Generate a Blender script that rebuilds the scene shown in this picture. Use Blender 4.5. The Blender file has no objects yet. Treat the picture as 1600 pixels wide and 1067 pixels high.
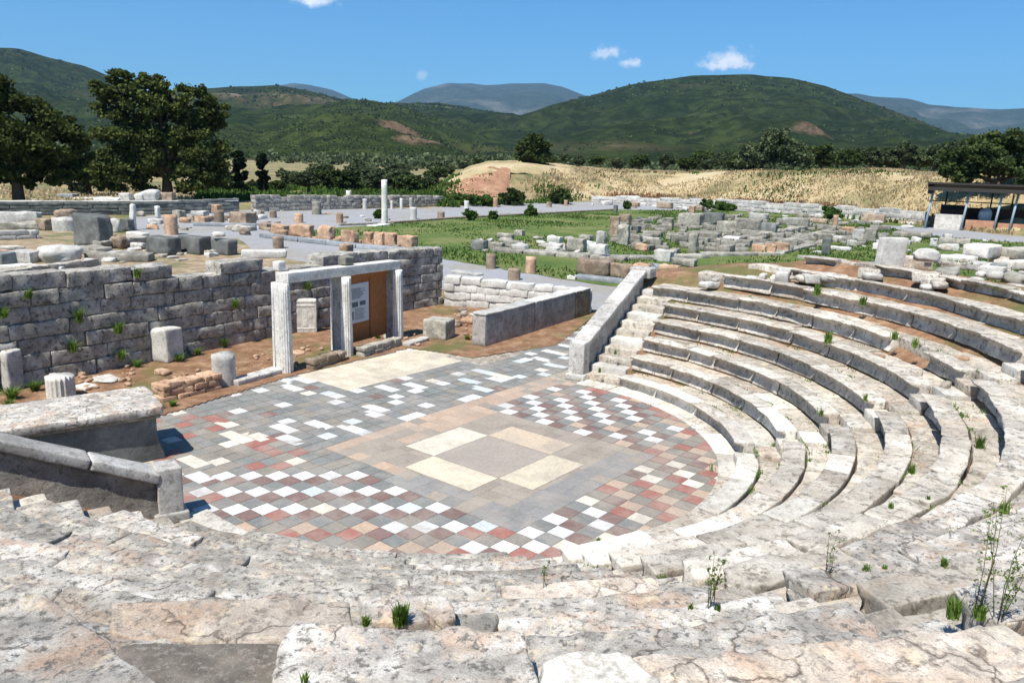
import bpy, math, random
import numpy as np
from mathutils import Matrix, Vector

# ------------------------------------------------------------------ camera, sky, sun, exposure
SC = bpy.context.scene
COL = SC.collection
CAM = np.array([1.0, -14.384, 5.234]); PITCH = 0.22512; ROLL = 0.03; FPX = 1250.0
cd = bpy.data.cameras.new("camera"); cam = bpy.data.objects.new("camera", cd); COL.objects.link(cam)
cd.sensor_width = 36.0; cd.lens = 36.0*FPX/1600.0; cd.clip_start = 0.05; cd.clip_end = 30000
_cp, _sp, _cr, _sr = math.cos(PITCH), math.sin(PITCH), math.cos(ROLL), math.sin(ROLL)
_X = Vector((1,0,0)); _U = Vector((0,_sp,_cp)); _F = Vector((0,_cp,-_sp))
_R = _X*_cr + _U*_sr; _UU = -_X*_sr + _U*_cr
m = Matrix.Identity(4)
for i in range(3):
    m[i][0] = _R[i]; m[i][1] = _UU[i]; m[i][2] = -_F[i]; m[i][3] = CAM[i]
cam.matrix_world = m
SC.camera = cam

def ray(px, py):
    x = (px-800)/FPX; y = -(py-533.5)/FPX
    x, y = x*_cr-y*_sr, x*_sr+y*_cr
    return np.array([x, _cp+y*_sp, -_sp+y*_cp])
def proj_(p):
    v = np.array(p, float)-CAM; zf = v[1]*_cp-v[2]*_sp; X = v[0]/zf; Y = (v[1]*_sp+v[2]*_cp)/zf
    X, Y = X*_cr+Y*_sr, -X*_sr+Y*_cr
    return 800+FPX*X, 533.5-FPX*Y
def atz(px, py, z=0.0):
    d = ray(px, py); return CAM + d*((z-CAM[2])/d[2])
def atd(px, py, dist):
    d = ray(px, py); return CAM + d*(dist/math.hypot(d[0], d[1]))
def hat(p, px, py):
    d = ray(px, py); return CAM[2] + d[2]*math.hypot(p[0]-CAM[0], p[1]-CAM[1])/math.hypot(d[0], d[1])
def horizon(px):
    # row where an elevation of zero shows
    lo, hi = 100., 400.
    for _ in range(30):
        mid = (lo+hi)/2
        if ray(px, mid)[2] > 0: lo = mid
        else: hi = mid
    return lo

SUN_DIR = Vector((-0.52, -0.855, 0)).normalized()
SUN_EL = math.radians(60)
SC.view_settings.view_transform = 'Standard'; SC.view_settings.look = 'None'
SC.view_settings.gamma = 1.0; SC.view_settings.exposure = 0.5
w = bpy.data.worlds.new("World"); SC.world = w; w.use_nodes = True
nt = w.node_tree; nt.nodes.clear()
def wn(t, **k):
    n = nt.nodes.new(t)
    for a, b in k.items(): setattr(n, a, b)
    return n
sky = wn('ShaderNodeTexSky', sky_type='NISHITA', sun_disc=False)
sky.sun_elevation = SUN_EL
sky.sun_rotation = math.atan2(SUN_DIR.x, SUN_DIR.y)
sky.altitude = 200; sky.air_density = 1.0; sky.dust_density = 0.25; sky.ozone_density = 2.6
tint = wn('ShaderNodeMixRGB', blend_type='MULTIPLY'); tint.inputs[0].default_value = 1
tint.inputs[2].default_value = (0.33, 0.76, 1.06, 1)
nt.links.new(sky.outputs[0], tint.inputs[1])
tc = wn('ShaderNodeTexCoord')
last = tint.outputs[0]
def wmath(op, a, b=None):
    n = wn('ShaderNodeMath', operation=op)
    for i, v in enumerate((a, b)):
        if v is None: continue
        if isinstance(v, (int, float)): n.inputs[i].default_value = v
        else: nt.links.new(v, n.inputs[i])
    return n.outputs[0]
def wvec(op, a, b):
    n = wn('ShaderNodeVectorMath', operation=op)
    for i, v in enumerate((a, b)):
        if isinstance(v, (tuple, list, Vector)): n.inputs[i].default_value = tuple(v)
        else: nt.links.new(v, n.inputs[i])
    return n
nz = wn('ShaderNodeTexNoise'); nz.inputs['Scale'].default_value = 70; nz.inputs['Detail'].default_value = 6; nz.inputs['Roughness'].default_value = .6
nt.links.new(tc.outputs['Generated'], nz.inputs['Vector'])
for (cx, cy, rx, ry, amt, tilt) in ((487, 1, 40, 11, 1.0, 0), (950, 84, 30, 13, .95, .1), (985, 99, 22, 8, .9, 0), (1128, 103, 50, 9, 1.0, 0), (1140, 92, 38, 17, 1.0, .1), (660, 118, 12, 10, .35, 0)):
    c = Vector(ray(cx, cy)).normalized(); r = Vector((0,0,1)).cross(c).normalized()*-1; u = r.cross(c).normalized()
    if u.z < 0: u = -u
    r, u = (r*math.cos(tilt)+u*math.sin(tilt), u*math.cos(tilt)-r*math.sin(tilt))
    d = wvec('SUBTRACT', tc.outputs['Generated'], c)
    a = wmath('MULTIPLY', wvec('DOT_PRODUCT', d.outputs[0], r).outputs['Value'], FPX/rx)
    b = wmath('MULTIPLY', wvec('DOT_PRODUCT', d.outputs[0], u).outputs['Value'], FPX/ry)
    l = wmath('SQRT', wmath('ADD', wmath('MULTIPLY', a, a), wmath('MULTIPLY', b, b)))
    front = wmath('GREATER_THAN', wvec('DOT_PRODUCT', tc.outputs['Generated'], c).outputs['Value'], 0.5)
    v = wmath('ADD', wmath('SUBTRACT', 0.75, l), wmath('MULTIPLY', wmath('SUBTRACT', nz.outputs['Fac'], 0.5), 2.6))
    mr = wn('ShaderNodeMapRange', interpolation_type='SMOOTHSTEP'); nt.links.new(v, mr.inputs[0])
    mr.inputs[1].default_value = -.25; mr.inputs[2].default_value = 0.9; mr.inputs[3].default_value = 0; mr.inputs[4].default_value = amt
    fac = wmath('MULTIPLY', mr.outputs[0], front)
    mx = wn('ShaderNodeMixRGB'); nt.links.new(fac, mx.inputs[0]); nt.links.new(last, mx.inputs[1]); mx.inputs[2].default_value = (8.6, 9.0, 9.6, 1)
    last = mx.outputs[0]
bg = wn('ShaderNodeBackground'); bg.inputs['Strength'].default_value = 0.094
nt.links.new(last, bg.inputs[0])
wo = wn('ShaderNodeOutputWorld'); nt.links.new(bg.outputs[0], wo.inputs[0])
sd = bpy.data.lights.new("sun", 'SUN'); sd.energy = 5.0; sd.angle = math.radians(0.5); sd.color = (1.0, 0.955, 0.88)
sun = bpy.data.objects.new("sun", sd); COL.objects.link(sun)
sv = Vector((SUN_DIR.x*math.cos(SUN_EL), SUN_DIR.y*math.cos(SUN_EL), math.sin(SUN_EL)))
sun.rotation_euler = sv.to_track_quat('Z', 'Y').to_euler(); sun.location = (0, 0, 60)

# ------------------------------------------------------------------ helpers
RNG = np.random.RandomState(11)
def _hash(ix, iy, iz, s):
    h = (ix.astype(np.int64)*374761393 + iy.astype(np.int64)*668265263 + iz.astype(np.int64)*2147483647 + s*1274126177) & 0xffffffff
    h = ((h ^ (h >> 13))*1274126177) & 0xffffffff
    h = h ^ (h >> 16)
    return (h & 0xffff)/65535.0*2-1
def vnoise(P, s=0):
    P = np.asarray(P, float); F = np.floor(P); t = P-F; t = t*t*(3-2*t); I = F.astype(int)
    o = 0
    for dx in (0, 1):
        wx = t[:, 0] if dx else 1-t[:, 0]
        for dy in (0, 1):
            wy = t[:, 1] if dy else 1-t[:, 1]
            for dz in (0, 1):
                wz = t[:, 2] if dz else 1-t[:, 2]
                o = o + wx*wy*wz*_hash(I[:, 0]+dx, I[:, 1]+dy, I[:, 2]+dz, s)
    return o
def fbm(P, s=0, oct=3, lac=2.1, gain=.5):
    P = np.asarray(P, float); o = 0; a = 1.
    for k in range(oct):
        o = o + a*vnoise(P*(lac**k)+k*13.7, s+k*7); a *= gain
    return o
def mesh_obj(name, V, F, mat, parent=None, origin=None, smooth=True, mats=None, fm=None):
    V = np.asarray(V, float)
    if origin is None:
        origin = np.array(parent.location) if parent is not None else np.array([V[:, 0].mean(), V[:, 1].mean(), V[:, 2].min()])
    me = bpy.data.meshes.new(name)
    me.from_pydata((V-origin).tolist(), [], F if isinstance(F, list) else F.tolist())
    me.update()
    for mm in (mats or [mat]): me.materials.append(mm)
    if smooth: me.polygons.foreach_set('use_smooth', [True]*len(me.polygons))
    if fm is not None: me.polygons.foreach_set('material_index', fm)
    o = bpy.data.objects.new(name, me); COL.objects.link(o)
    if parent is not None: o.parent = parent; o.location = tuple(origin-np.array(parent.location))
    else: o.location = tuple(origin)
    return o
def tag(o, label=None, cat=None, group=None, kind=None):
    if label: o['label'] = label
    if cat: o['category'] = cat
    if group: o['group'] = group
    if kind: o['kind'] = kind
    return o
def thing(name, loc, label, cat, group=None):
    o = bpy.data.objects.new(name, None); COL.objects.link(o); o.location = tuple(float(a) for a in loc); o.empty_display_size = .2
    return tag(o, label, cat, group)
def grid_axis(L, r, res):
    h = L/2; r = min(r, h*.45)
    n = max(1, int(round((L-2*r)/res)))
    inner = np.linspace(-h+r, h-r, n+1)
    return np.concatenate([[-h, -h+r*.4], inner, [h-r*.4, h]])
def boxgrid(w, d, h, r=.02, res=.1, zres=None):
    """a box of quads with rounded edges, centred, returns verts and faces"""
    A = [grid_axis(L, r, q) for L, q in ((w, res), (d, res), (h, zres or res))]
    n = [len(a) for a in A]
    idx = {}; V = []; F = []
    def vid(i, j, k):
        key = (i, j, k)
        if key not in idx: idx[key] = len(V); V.append((A[0][i], A[1][j], A[2][k]))
        return idx[key]
    for ax in range(3):
        a, b = [(1, 2), (2, 0), (0, 1)][ax]
        for side in (0, n[ax]-1):
            for i in range(n[a]-1):
                for j in range(n[b]-1):
                    q = []
                    for (p, s) in ((0, 0), (1, 0), (1, 1), (0, 1)):
                        c = [0, 0, 0]; c[ax] = side; c[a] = i+p; c[b] = j+s
                        q.append(vid(*c))
                    F.append(tuple(q) if side else tuple(reversed(q)))
    V = np.array(V); H = np.array([w, d, h])/2; rr = np.minimum(r, H*.45)
    core = np.clip(V, -(H-rr), H-rr); dd = V-core
    ln = np.linalg.norm(dd, axis=1, keepdims=True); ln[ln == 0] = 1
    mx = rr.min()
    V = np.where(np.linalg.norm(dd/rr, axis=1, keepdims=True) > 1, core + dd/ np.maximum(1e-9, np.linalg.norm(dd/rr, axis=1, keepdims=True)), V)
    return V, F
def roughen(V, amp, seed, scale=3., chip=0.0, H=None):
    N = np.stack([fbm(V*scale+seed*3.1, seed+k*101, 3) for k in range(3)], 1)
    out = V + N*amp
    if chip > 0 and H is not None:
        # knocked-off corners
        e = np.abs(V)/np.asarray(H)*2
        edge = np.sort(e, axis=1)[:, 1]  # second largest: near an edge when close to 1
        c = np.clip(vnoise(V*2.3+seed*1.7, seed+55)+.15, 0, 1)*np.clip((edge-.72)/.28, 0, 1)**1.5
        out = out*(1-chip*c[:, None]*np.array([.5, .5, .8]))
    return out
def rotz(V, a):
    c, s = math.cos(a), math.sin(a); V = np.asarray(V, float).copy()
    x, y = V[:, 0].copy(), V[:, 1].copy(); V[:, 0] = c*x-s*y; V[:, 1] = s*x+c*y
    return V
def merge(parts):
    Vs = []; Fs = []; n = 0
    for V, F in parts:
        Vs.append(np.asarray(V)); Fs += [tuple(i+n for i in f) for f in F]; n += len(V)
    return np.concatenate(Vs), Fs
def rock_box(w, d, h, amp=.015, r=.03, res=.12, seed=0, scale=3., chip=.12):
    V, F = boxgrid(w, d, h, r, res)
    V = roughen(V, amp, seed, scale, chip, (w, d, h)); V[:, 2] += h/2
    return V, F
def boulder(w, d, h, seed=0, n=14, amp=.22):
    V = []; F = []
    for i in range(n+1):
        th = math.pi*i/n
        for j in range(2*n):
            ph = math.pi*j/n
            V.append((math.sin(th)*math.cos(ph), math.sin(th)*math.sin(ph), math.cos(th)))
    for i in range(n):
        for j in range(2*n):
            F.append((i*2*n+j, (i+1)*2*n+j, (i+1)*2*n+(j+1) % (2*n), i*2*n+(j+1) % (2*n)))
    V = np.array(V)
    P = np.sign(V)*np.abs(V)**.75
    P = P*(1+amp*fbm(V*1.3+seed*5.3, seed, 3)[:, None])
    P = P*np.array([w/2, d/2, h/2]); P[:, 2] = np.maximum(P[:, 2], -h*.42); P[:, 2] -= P[:, 2].min()
    return P, F
def tube(pts, rad, sides=6):
    pts = np.asarray(pts, float); V = []; F = []
    for i, p in enumerate(pts):
        t = pts[min(i+1, len(pts)-1)]-pts[max(i-1, 0)]; t = t/ (np.linalg.norm(t)+1e-9)
        a = np.cross(t, [0, 0, 1.]) if abs(t[2]) < .9 else np.cross(t, [1., 0, 0]); a /= np.linalg.norm(a); b = np.cross(t, a)
        r = rad[i] if hasattr(rad, '__len__') else rad
        for k in range(sides):
            an = 2*math.pi*k/sides; V.append(p+r*(math.cos(an)*a+math.sin(an)*b))
    for i in range(len(pts)-1):
        for k in range(sides):
            F.append((i*sides+k, i*sides+(k+1) % sides, (i+1)*sides+(k+1) % sides, (i+1)*sides+k))
    F.append(tuple(range(sides))[::-1]); F.append(tuple((len(pts)-1)*sides+k for k in range(sides)))
    return np.array(V), F
def prism(poly, z0, z1):
    n = len(poly); V = [(p[0], p[1], z0) for p in poly]+[(p[0], p[1], z1) for p in poly]
    F = [tuple(range(n))[::-1], tuple(range(n, 2*n))]+[(i, (i+1) % n, n+(i+1) % n, n+i) for i in range(n)]
    return np.array(V, float), F
def column(r0, r1, h, flutes=0, seed=0, seg=None, rough=.008, nz_=8, half=None, broken=0.03):
    """(fluted) drum, tapered, uneven top; half = (a0, a1) keeps only that arc"""
    seg = seg or (flutes*6 if flutes else 20)
    V = []; F = []; full = half is None
    ns = seg if full else seg+1
    for i in range(nz_+1):
        z = h*i/nz_; rr = r0+(r1-r0)*i/nz_
        for j in range(ns):
            an = (2*math.pi*j/seg) if full else half[0]+(half[1]-half[0])*j/seg
            fl = 1-.10*abs(math.sin(an*flutes/2))**.7 if flutes else 1
            V.append((rr*fl*math.cos(an), rr*fl*math.sin(an), z))
    for i in range(nz_):
        for j in range(ns if full else ns-1):
            F.append((i*ns+j, i*ns+(j+1) % ns, (i+1)*ns+(j+1) % ns, (i+1)*ns+j))
    c0 = len(V); V.append((0, 0, h)); top = nz_*ns
    for j in range(ns if full else ns-1): F.append((top+j, top+(j+1) % ns, c0))
    V = np.array(V, float)
    if rough: V[:, :2] += np.stack([fbm(V*6+seed, seed, 2), fbm(V*6+seed, seed+9, 2)], 1)*rough
    tp = V[:, 2] > h*.99
    V[tp, 2] += broken*fbm(V[tp]*4+seed*2, seed+4, 2)
    return V, F

# ------------------------------------------------------------------ materials
def new_mat(name):
    mt = bpy.data.materials.new(name); mt.use_nodes = True; t = mt.node_tree; t.nodes.clear()
    out = t.nodes.new('ShaderNodeOutputMaterial'); b = t.nodes.new('ShaderNodeBsdfPrincipled')
    t.links.new(b.outputs[0], out.inputs[0]); b.inputs['Roughness'].default_value = .9
    b.inputs['Specular IOR Level'].default_value = .25
    return mt, t, b
def nnode(t, ty, **k):
    n = t.nodes.new(ty)
    for a, b in k.items(): setattr(n, a, b)
    return n
def coords(t, rand=True, kind='Object'):
    tc = nnode(t, 'ShaderNodeTexCoord')
    if not rand: return tc.outputs[kind]
    oi = nnode(t, 'ShaderNodeObjectInfo'); mu = nnode(t, 'ShaderNodeMath', operation='MULTIPLY'); mu.inputs[1].default_value = 57.
    t.links.new(oi.outputs['Random'], mu.inputs[0])
    ad = nnode(t, 'ShaderNodeVectorMath', operation='ADD'); t.links.new(tc.outputs[kind], ad.inputs[0]); t.links.new(mu.outputs[0], ad.inputs[1])
    return ad.outputs[0]
def noise(t, vec, scale, detail=5, rough=.6, dist=0.):
    n = nnode(t, 'ShaderNodeTexNoise'); n.inputs['Scale'].default_value = scale; n.inputs['Detail'].default_value = detail
    n.inputs['Roughness'].default_value = rough; n.inputs['Distortion'].default_value = dist
    t.links.new(vec, n.inputs['Vector']); return n.outputs['Fac']
def ramp(t, fac, stops, interp='LINEAR'):
    r = nnode(t, 'ShaderNodeValToRGB'); r.color_ramp.interpolation = interp
    el = r.color_ramp.elements
    while len(el) < len(stops): el.new(.5)
    for e, (p, c) in zip(el, stops):
        e.position = p; e.color = (*c, 1) if len(c) == 3 else c
    t.links.new(fac, r.inputs[0]); return r.outputs[0]
def mix(t, fac, a, b, mode='MIX'):
    n = nnode(t, 'ShaderNodeMixRGB', blend_type=mode)
    for i, v in ((0, fac), (1, a), (2, b)):
        if isinstance(v, (int, float)): n.inputs[i].default_value = v
        elif isinstance(v, tuple): n.inputs[i].default_value = (*v, 1)
        else: t.links.new(v, n.inputs[i])
    return n.outputs[0]
def bump(t, b, hgt, strength=.5, dist=.02, prev=None):
    n = nnode(t, 'ShaderNodeBump'); n.inputs['Strength'].default_value = strength; n.inputs['Distance'].default_value = dist
    t.links.new(hgt, n.inputs['Height'])
    if prev is not None: t.links.new(prev, n.inputs['Normal'])
    t.links.new(n.outputs[0], b.inputs['Normal']); return n.outputs[0]
G3 = lambda v: (v, v, v)
def stone(name, c1, c2, c3, lich=(.16, .155, .14), lamt=.5, warm=(.5, .33, .22), wamt=.25, sc=1.0, bstr=.6, objvar=.25, crack=0.):
    """weathered limestone: patches of three tones, rusty blotches, lichen specks, pits"""
    mt, t, b = new_mat(name); v = coords(t)
    a = noise(t, v, 2.2*sc, 6, .62, .4)
    c = ramp(t, a, [(.3, c1), (.5, c2), (.68, c3)])
    wv = noise(t, v, 1.1*sc, 5, .65, .6); wf = ramp(t, wv, [(.52, G3(0)), (.68, G3(wamt))])
    c = mix(t, wf, c, warm)
    lv = noise(t, v, 9*sc, 8, .72, .2); lf = ramp(t, lv, [(.52, G3(0)), (.60, G3(lamt))])
    c = mix(t, lf, c, lich)
    l2 = noise(t, v, 3.1*sc, 9, .78, .9); lf2 = ramp(t, l2, [(.56, G3(0)), (.72, G3(lamt*.8))])
    c = mix(t, lf2, c, lich)
    fs = noise(t, v, 42*sc, 3, .7); ff = ramp(t, fs, [(.3, G3(.72)), (.6, G3(1.08))])
    c = mix(t, 1.0, c, ff, 'MULTIPLY')
    oi = nnode(t, 'ShaderNodeObjectInfo'); mr = nnode(t, 'ShaderNodeMapRange'); t.links.new(oi.outputs['Random'], mr.inputs[0])
    mr.inputs[3].default_value = 1-objvar; mr.inputs[4].default_value = 1+objvar*.6
    c = mix(t, 1.0, c, mr.outputs[0], 'MULTIPLY')
    t.links.new(c, b.inputs['Base Color'])
    if crack:
        wv_ = nnode(t, 'ShaderNodeTexNoise'); wv_.inputs['Scale'].default_value = 2.2; wv_.inputs['Detail'].default_value = 7; t.links.new(v, wv_.inputs['Vector'])
        sv_ = nnode(t, 'ShaderNodeVectorMath', operation='SCALE'); sv_.inputs['Scale'].default_value = .8; t.links.new(wv_.outputs['Color'], sv_.inputs[0])
        av_ = nnode(t, 'ShaderNodeVectorMath', operation='ADD'); t.links.new(v, av_.inputs[0]); t.links.new(sv_.outputs[0], av_.inputs[1])
        vo = nnode(t, 'ShaderNodeTexVoronoi', feature='DISTANCE_TO_EDGE'); vo.inputs['Scale'].default_value = 1.5; t.links.new(av_.outputs[0], vo.inputs['Vector'])
        gate = ramp(t, noise(t, v, 1.3, 3), [(.48, G3(0)), (.56, G3(crack))])
        cf = mix(t, 1., ramp(t, vo.outputs['Distance'], [(.0, G3(1)), (.022, G3(0))]), gate, 'MULTIPLY'); c = mix(t, cf, c, (.07, .05, .035))
        pv = noise(t, v, 26*sc, 5, .8); c = mix(t, ramp(t, pv, [(.60, G3(0)), (.66, G3(.75))]), c, (.10, .085, .07))
        ov = noise(t, v, 6.5, 6, .7, .3); c = mix(t, ramp(t, ov, [(.56, G3(0)), (.66, G3(.55))]), c, (.80, .66, .46))
        t.links.new(c, b.inputs['Base Color'])
    h = noise(t, v, 14*sc, 9, .75); h2 = noise(t, v, 60*sc, 4, .7)
    if crack: h = mix(t, cf, h, (0., 0., 0.))
    n = bump(t, b, h, bstr, .03/sc); bump(t, b, h2, bstr*.6, .008/sc, n)
    return mt
M = {}
M['seat'] = stone('seat_limestone', (.36, .32, .265), (.56, .51, .43), (.74, .69, .60), lich=(.17, .15, .12), lamt=.75, wamt=.4, warm=(.50, .33, .20))
M['seat_white'] = stone('clean_pale_limestone', (.52, .47, .40), (.70, .66, .57), (.84, .80, .71), lich=(.24, .21, .17), lamt=.5, wamt=.25)
M['tread'] = stone('worn_tread_limestone', (.32, .28, .235), (.50, .45, .37), (.68, .62, .53), lich=(.17, .15, .12), lamt=.7, wamt=.55, warm=(.48, .30, .19), crack=.5)
M['front'] = stone('pitted_foreground_limestone', (.30, .275, .24), (.52, .48, .42), (.80, .76, .68), lich=(.15, .14, .125), lamt=.9, wamt=.6, warm=(.52, .31, .18), sc=2.1, bstr=1., crack=.9)
M['front_grey'] = stone('grey_worn_foreground_limestone', (.24, .22, .19), (.42, .39, .335), (.66, .615, .53), lich=(.13, .12, .105), lamt=.85, wamt=.5, warm=(.46, .30, .19), sc=1.8, bstr=1., crack=.6)
M['front_pink'] = stone('pinkish_foreground_limestone', (.40, .33, .27), (.56, .48, .39), (.74, .66, .56), lich=(.2, .18, .15), lamt=.7, wamt=.6, warm=(.52, .34, .22), sc=2., bstr=.9, crack=.8)
M['grey'] = stone('grey_limestone', (.18, .17, .14), (.34, .32, .265), (.58, .54, .455), lamt=.6, wamt=.2, bstr=.8)
M['wall'] = stone('coursed_wall_limestone', (.24, .22, .185), (.44, .41, .35), (.70, .66, .58), lich=(.09, .085, .07), lamt=.8, wamt=.2, bstr=1.0)
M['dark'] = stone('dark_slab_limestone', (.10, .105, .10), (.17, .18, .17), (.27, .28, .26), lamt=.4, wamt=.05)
M['pale'] = stone('pale_limestone', (.42, .41, .37), (.58, .56, .51), (.72, .70, .64), lamt=.3, wamt=.12)
M['white'] = stone('white_marble', (.54, .52, .46), (.70, .68, .62), (.80, .78, .72), lich=(.33, .31, .27), lamt=.5, wamt=.15, bstr=.35, objvar=.08)
M['marble'] = stone('greyish_marble', (.34, .32, .285), (.48, .46, .42), (.64, .62, .57), lich=(.18, .17, .15), lamt=.6, wamt=.2, warm=(.45, .33, .26), bstr=.35)
M['bluegrey'] = stone('blue_grey_marble', (.22, .24, .25), (.32, .34, .355), (.42, .44, .45), lamt=.2, wamt=.0, bstr=.25)  # on the gutters, the bluish cast of shade is put into this base colour
M['orange'] = stone('orange_sandstone', (.34, .20, .12), (.52, .34, .22), (.66, .48, .34), lich=(.16, .11, .08), lamt=.5, wamt=.3, warm=(.58, .28, .14), bstr=.9)
M['brown'] = stone('brown_sandstone', (.20, .14, .10), (.33, .25, .18), (.48, .39, .29), lich=(.1, .08, .06), lamt=.5, wamt=.2, bstr=.9)
M['greybrown'] = stone('grey_brown_rough_stone', (.20, .18, .15), (.31, .29, .25), (.44, .41, .36), lich=(.12, .11, .09), lamt=.6, wamt=.2, bstr=1.)
M['plaster'] = stone('orange_cement', (.52, .27, .17), (.62, .34, .22), (.70, .42, .29), lamt=.15, wamt=.1)
def simple(name, c, rough=.7, var=.15, sc=8., metal=0, bs=.15):
    mt, t, b = new_mat(name); v = coords(t); n = noise(t, v, sc, 5)
    cc = mix(t, n, tuple(x*(1-var) for x in c), tuple(min(1, x*(1+var)) for x in c)); t.links.new(cc, b.inputs['Base Color'])
    b.inputs['Roughness'].default_value = rough; b.inputs['Metallic'].default_value = metal; bump(t, b, n, bs, .01); return mt
M['earthfill'] = stone('packed_grey_earth', (.11, .095, .08), (.165, .145, .12), (.23, .205, .17), lich=(.34, .31, .27), lamt=.6, wamt=.1, sc=3.5, bstr=1., objvar=0.)
M['wood'] = simple('brown_board', (.32, .13, .045), .7, .4, 7)
M['paper'] = simple('grey_white_panel', (.55, .57, .60), .6, .05, 3)
M['ink'] = simple('dark_print', (.12, .13, .15), .8, .1)
M['steel'] = simple('pale_blue_steel', (.36, .46, .52), .5, .1, 4, .2)
M['roofdark'] = simple('dark_sheet_roof', (.045, .04, .035), .7, .3, 4)
M['roofbrown'] = simple('dark_brown_timber', (.06, .03, .018), .8, .3, 6)
M['cloth'] = simple('pale_cover', (.5, .53, .58), .8, .1)
M['bark'] = simple('bark', (.10, .075, .055), .95, .4, 6, 0, .8)
M['stem'] = simple('dry_stem', (.16, .15, .07), .9, .3)

def leafmat(name, c1, c2, c3, trans=.25):
    mt = bpy.data.materials.new(name); mt.use_nodes = True; t = mt.node_tree; t.nodes.clear()
    out = nnode(t, 'ShaderNodeOutputMaterial'); g = nnode(t, 'ShaderNodeNewGeometry')
    oi = nnode(t, 'ShaderNodeObjectInfo')
    c = ramp(t, g.outputs['Random Per Island'], [(0., c1), (.5, c2), (1., c3)])
    tcn = nnode(t, 'ShaderNodeTexCoord'); nf = noise(t, tcn.outputs['Object'], .55, 3)
    c = mix(t, 1.0, c, ramp(t, nf, [(.35, G3(.7)), (.65, G3(1.25))]), 'MULTIPLY')
    mr = nnode(t, 'ShaderNodeMapRange'); t.links.new(oi.outputs['Random'], mr.inputs[0]); mr.inputs[3].default_value = .8; mr.inputs[4].default_value = 1.2
    c = mix(t, 1.0, c, mr.outputs[0], 'MULTIPLY')
    d = nnode(t, 'ShaderNodeBsdfDiffuse'); t.links.new(c, d.inputs[0])
    tr = nnode(t, 'ShaderNodeBsdfTranslucent'); t.links.new(c, tr.inputs[0])
    mx = nnode(t, 'ShaderNodeMixShader'); mx.inputs[0].default_value = trans
    t.links.new(d.outputs[0], mx.inputs[1]); t.links.new(tr.outputs[0], mx.inputs[2]); t.links.new(mx.outputs[0], out.inputs[0])
    return mt
M['oak'] = leafmat('oak_leaves', (.038, .052, .015), (.070, .088, .024), (.12, .14, .045))
M['olive'] = leafmat('olive_leaves', (.050, .068, .030), (.085, .108, .050), (.13, .16, .085))
M['darktree'] = leafmat('dark_leaves', (.034, .052, .016), (.060, .086, .026), (.10, .13, .045))
M['cypress'] = leafmat('cypress_leaves', (.010, .018, .008), (.016, .026, .011), (.026, .038, .017))
M['shrub'] = leafmat('shrub_leaves', (.045, .085, .018), (.075, .13, .028), (.11, .17, .045), .3)
M['weed'] = leafmat('weed_leaves', (.09, .16, .03), (.14, .23, .045), (.2, .3, .07), .35)
M['drygrass'] = leafmat('dry_grass_blades', (.36, .27, .14), (.56, .44, .25), (.70, .60, .40), .45)
M['redgrass'] = leafmat('reddish_dry_weeds', (.22, .11, .05), (.30, .16, .08), (.38, .22, .12), .2)

def ground_mat():
    mt, t, b = new_mat('dry_ground'); tcn = nnode(t, 'ShaderNodeTexCoord'); v = tcn.outputs['Object']
    n1 = noise(t, v, .09, 6, .6, .5); n2 = noise(t, v, .6, 7, .65); n3 = noise(t, v, 5, 6, .7)
    c = ramp(t, n1, [(.35, (.12, .14, .05)), (.47, (.20, .19, .08)), (.55, (.38, .29, .14)), (.7, (.46, .34, .19))])
    c2 = ramp(t, n2, [(.4, (.10, .13, .045)), (.62, (.42, .30, .16))]); c = mix(t, .5, c, c2)
    c = mix(t, 1., c, ramp(t, n3, [(.3, G3(.6)), (.7, G3(1.2))]), 'MULTIPLY')
    t.links.new(c, b.inputs['Base Color']); bump(t, b, n3, .8, .1); return mt
M['ground'] = ground_mat()
def soil_mat(nm='red_brown_soil', cs=((.16, .085, .045), (.25, .14, .08), (.38, .25, .15))):
    mt, t, b = new_mat(nm); v = coords(t, False)
    n1 = noise(t, v, .45, 6, .65, .4); n2 = noise(t, v, 2.3, 8, .7); n3 = noise(t, v, 22, 6, .75)
    c = ramp(t, n2, [(.34, cs[0]), (.5, cs[1]), (.68, cs[2])])
    c = mix(t, ramp(t, n1, [(.5, G3(0)), (.62, G3(.75))]), c, (.10, .125, .035))
    c = mix(t, ramp(t, n3, [(.6, G3(0)), (.68, G3(.5))]), c, (.46, .38, .28))
    t.links.new(c, b.inputs['Base Color']); n = bump(t, b, n2, .9, .08); bump(t, b, n3, .8, .02, n); return mt
M['soil'] = soil_mat()
M['drysoil'] = soil_mat('tan_dry_soil', ((.20, .16, .09), (.32, .24, .15), (.46, .37, .25)))
def gravel_mat():
    mt, t, b = new_mat('blue_grey_gravel'); v = coords(t, False)
    n1 = noise(t, v, .25, 5); n2 = noise(t, v, 18, 5, .8)
    c = ramp(t, n2, [(.3, (.23, .235, .245)), (.7, (.39, .39, .40))]); c = mix(t, ramp(t, n1, [(.45, G3(0)), (.65, G3(.7))]), c, (.30, .265, .20)); n5 = noise(t, v, 2.6, 7, .8); c = mix(t, 1., c, ramp(t, n5, [(.3, G3(.78)), (.7, G3(1.15))]), 'MULTIPLY'); c = mix(t, ramp(t, n5, [(.60, G3(0)), (.68, G3(.5))]), c, (.12, .14, .06))
    t.links.new(c, b.inputs['Base Color']); bump(t, b, n2, .6, .02); return mt
M['gravel'] = gravel_mat()
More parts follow.
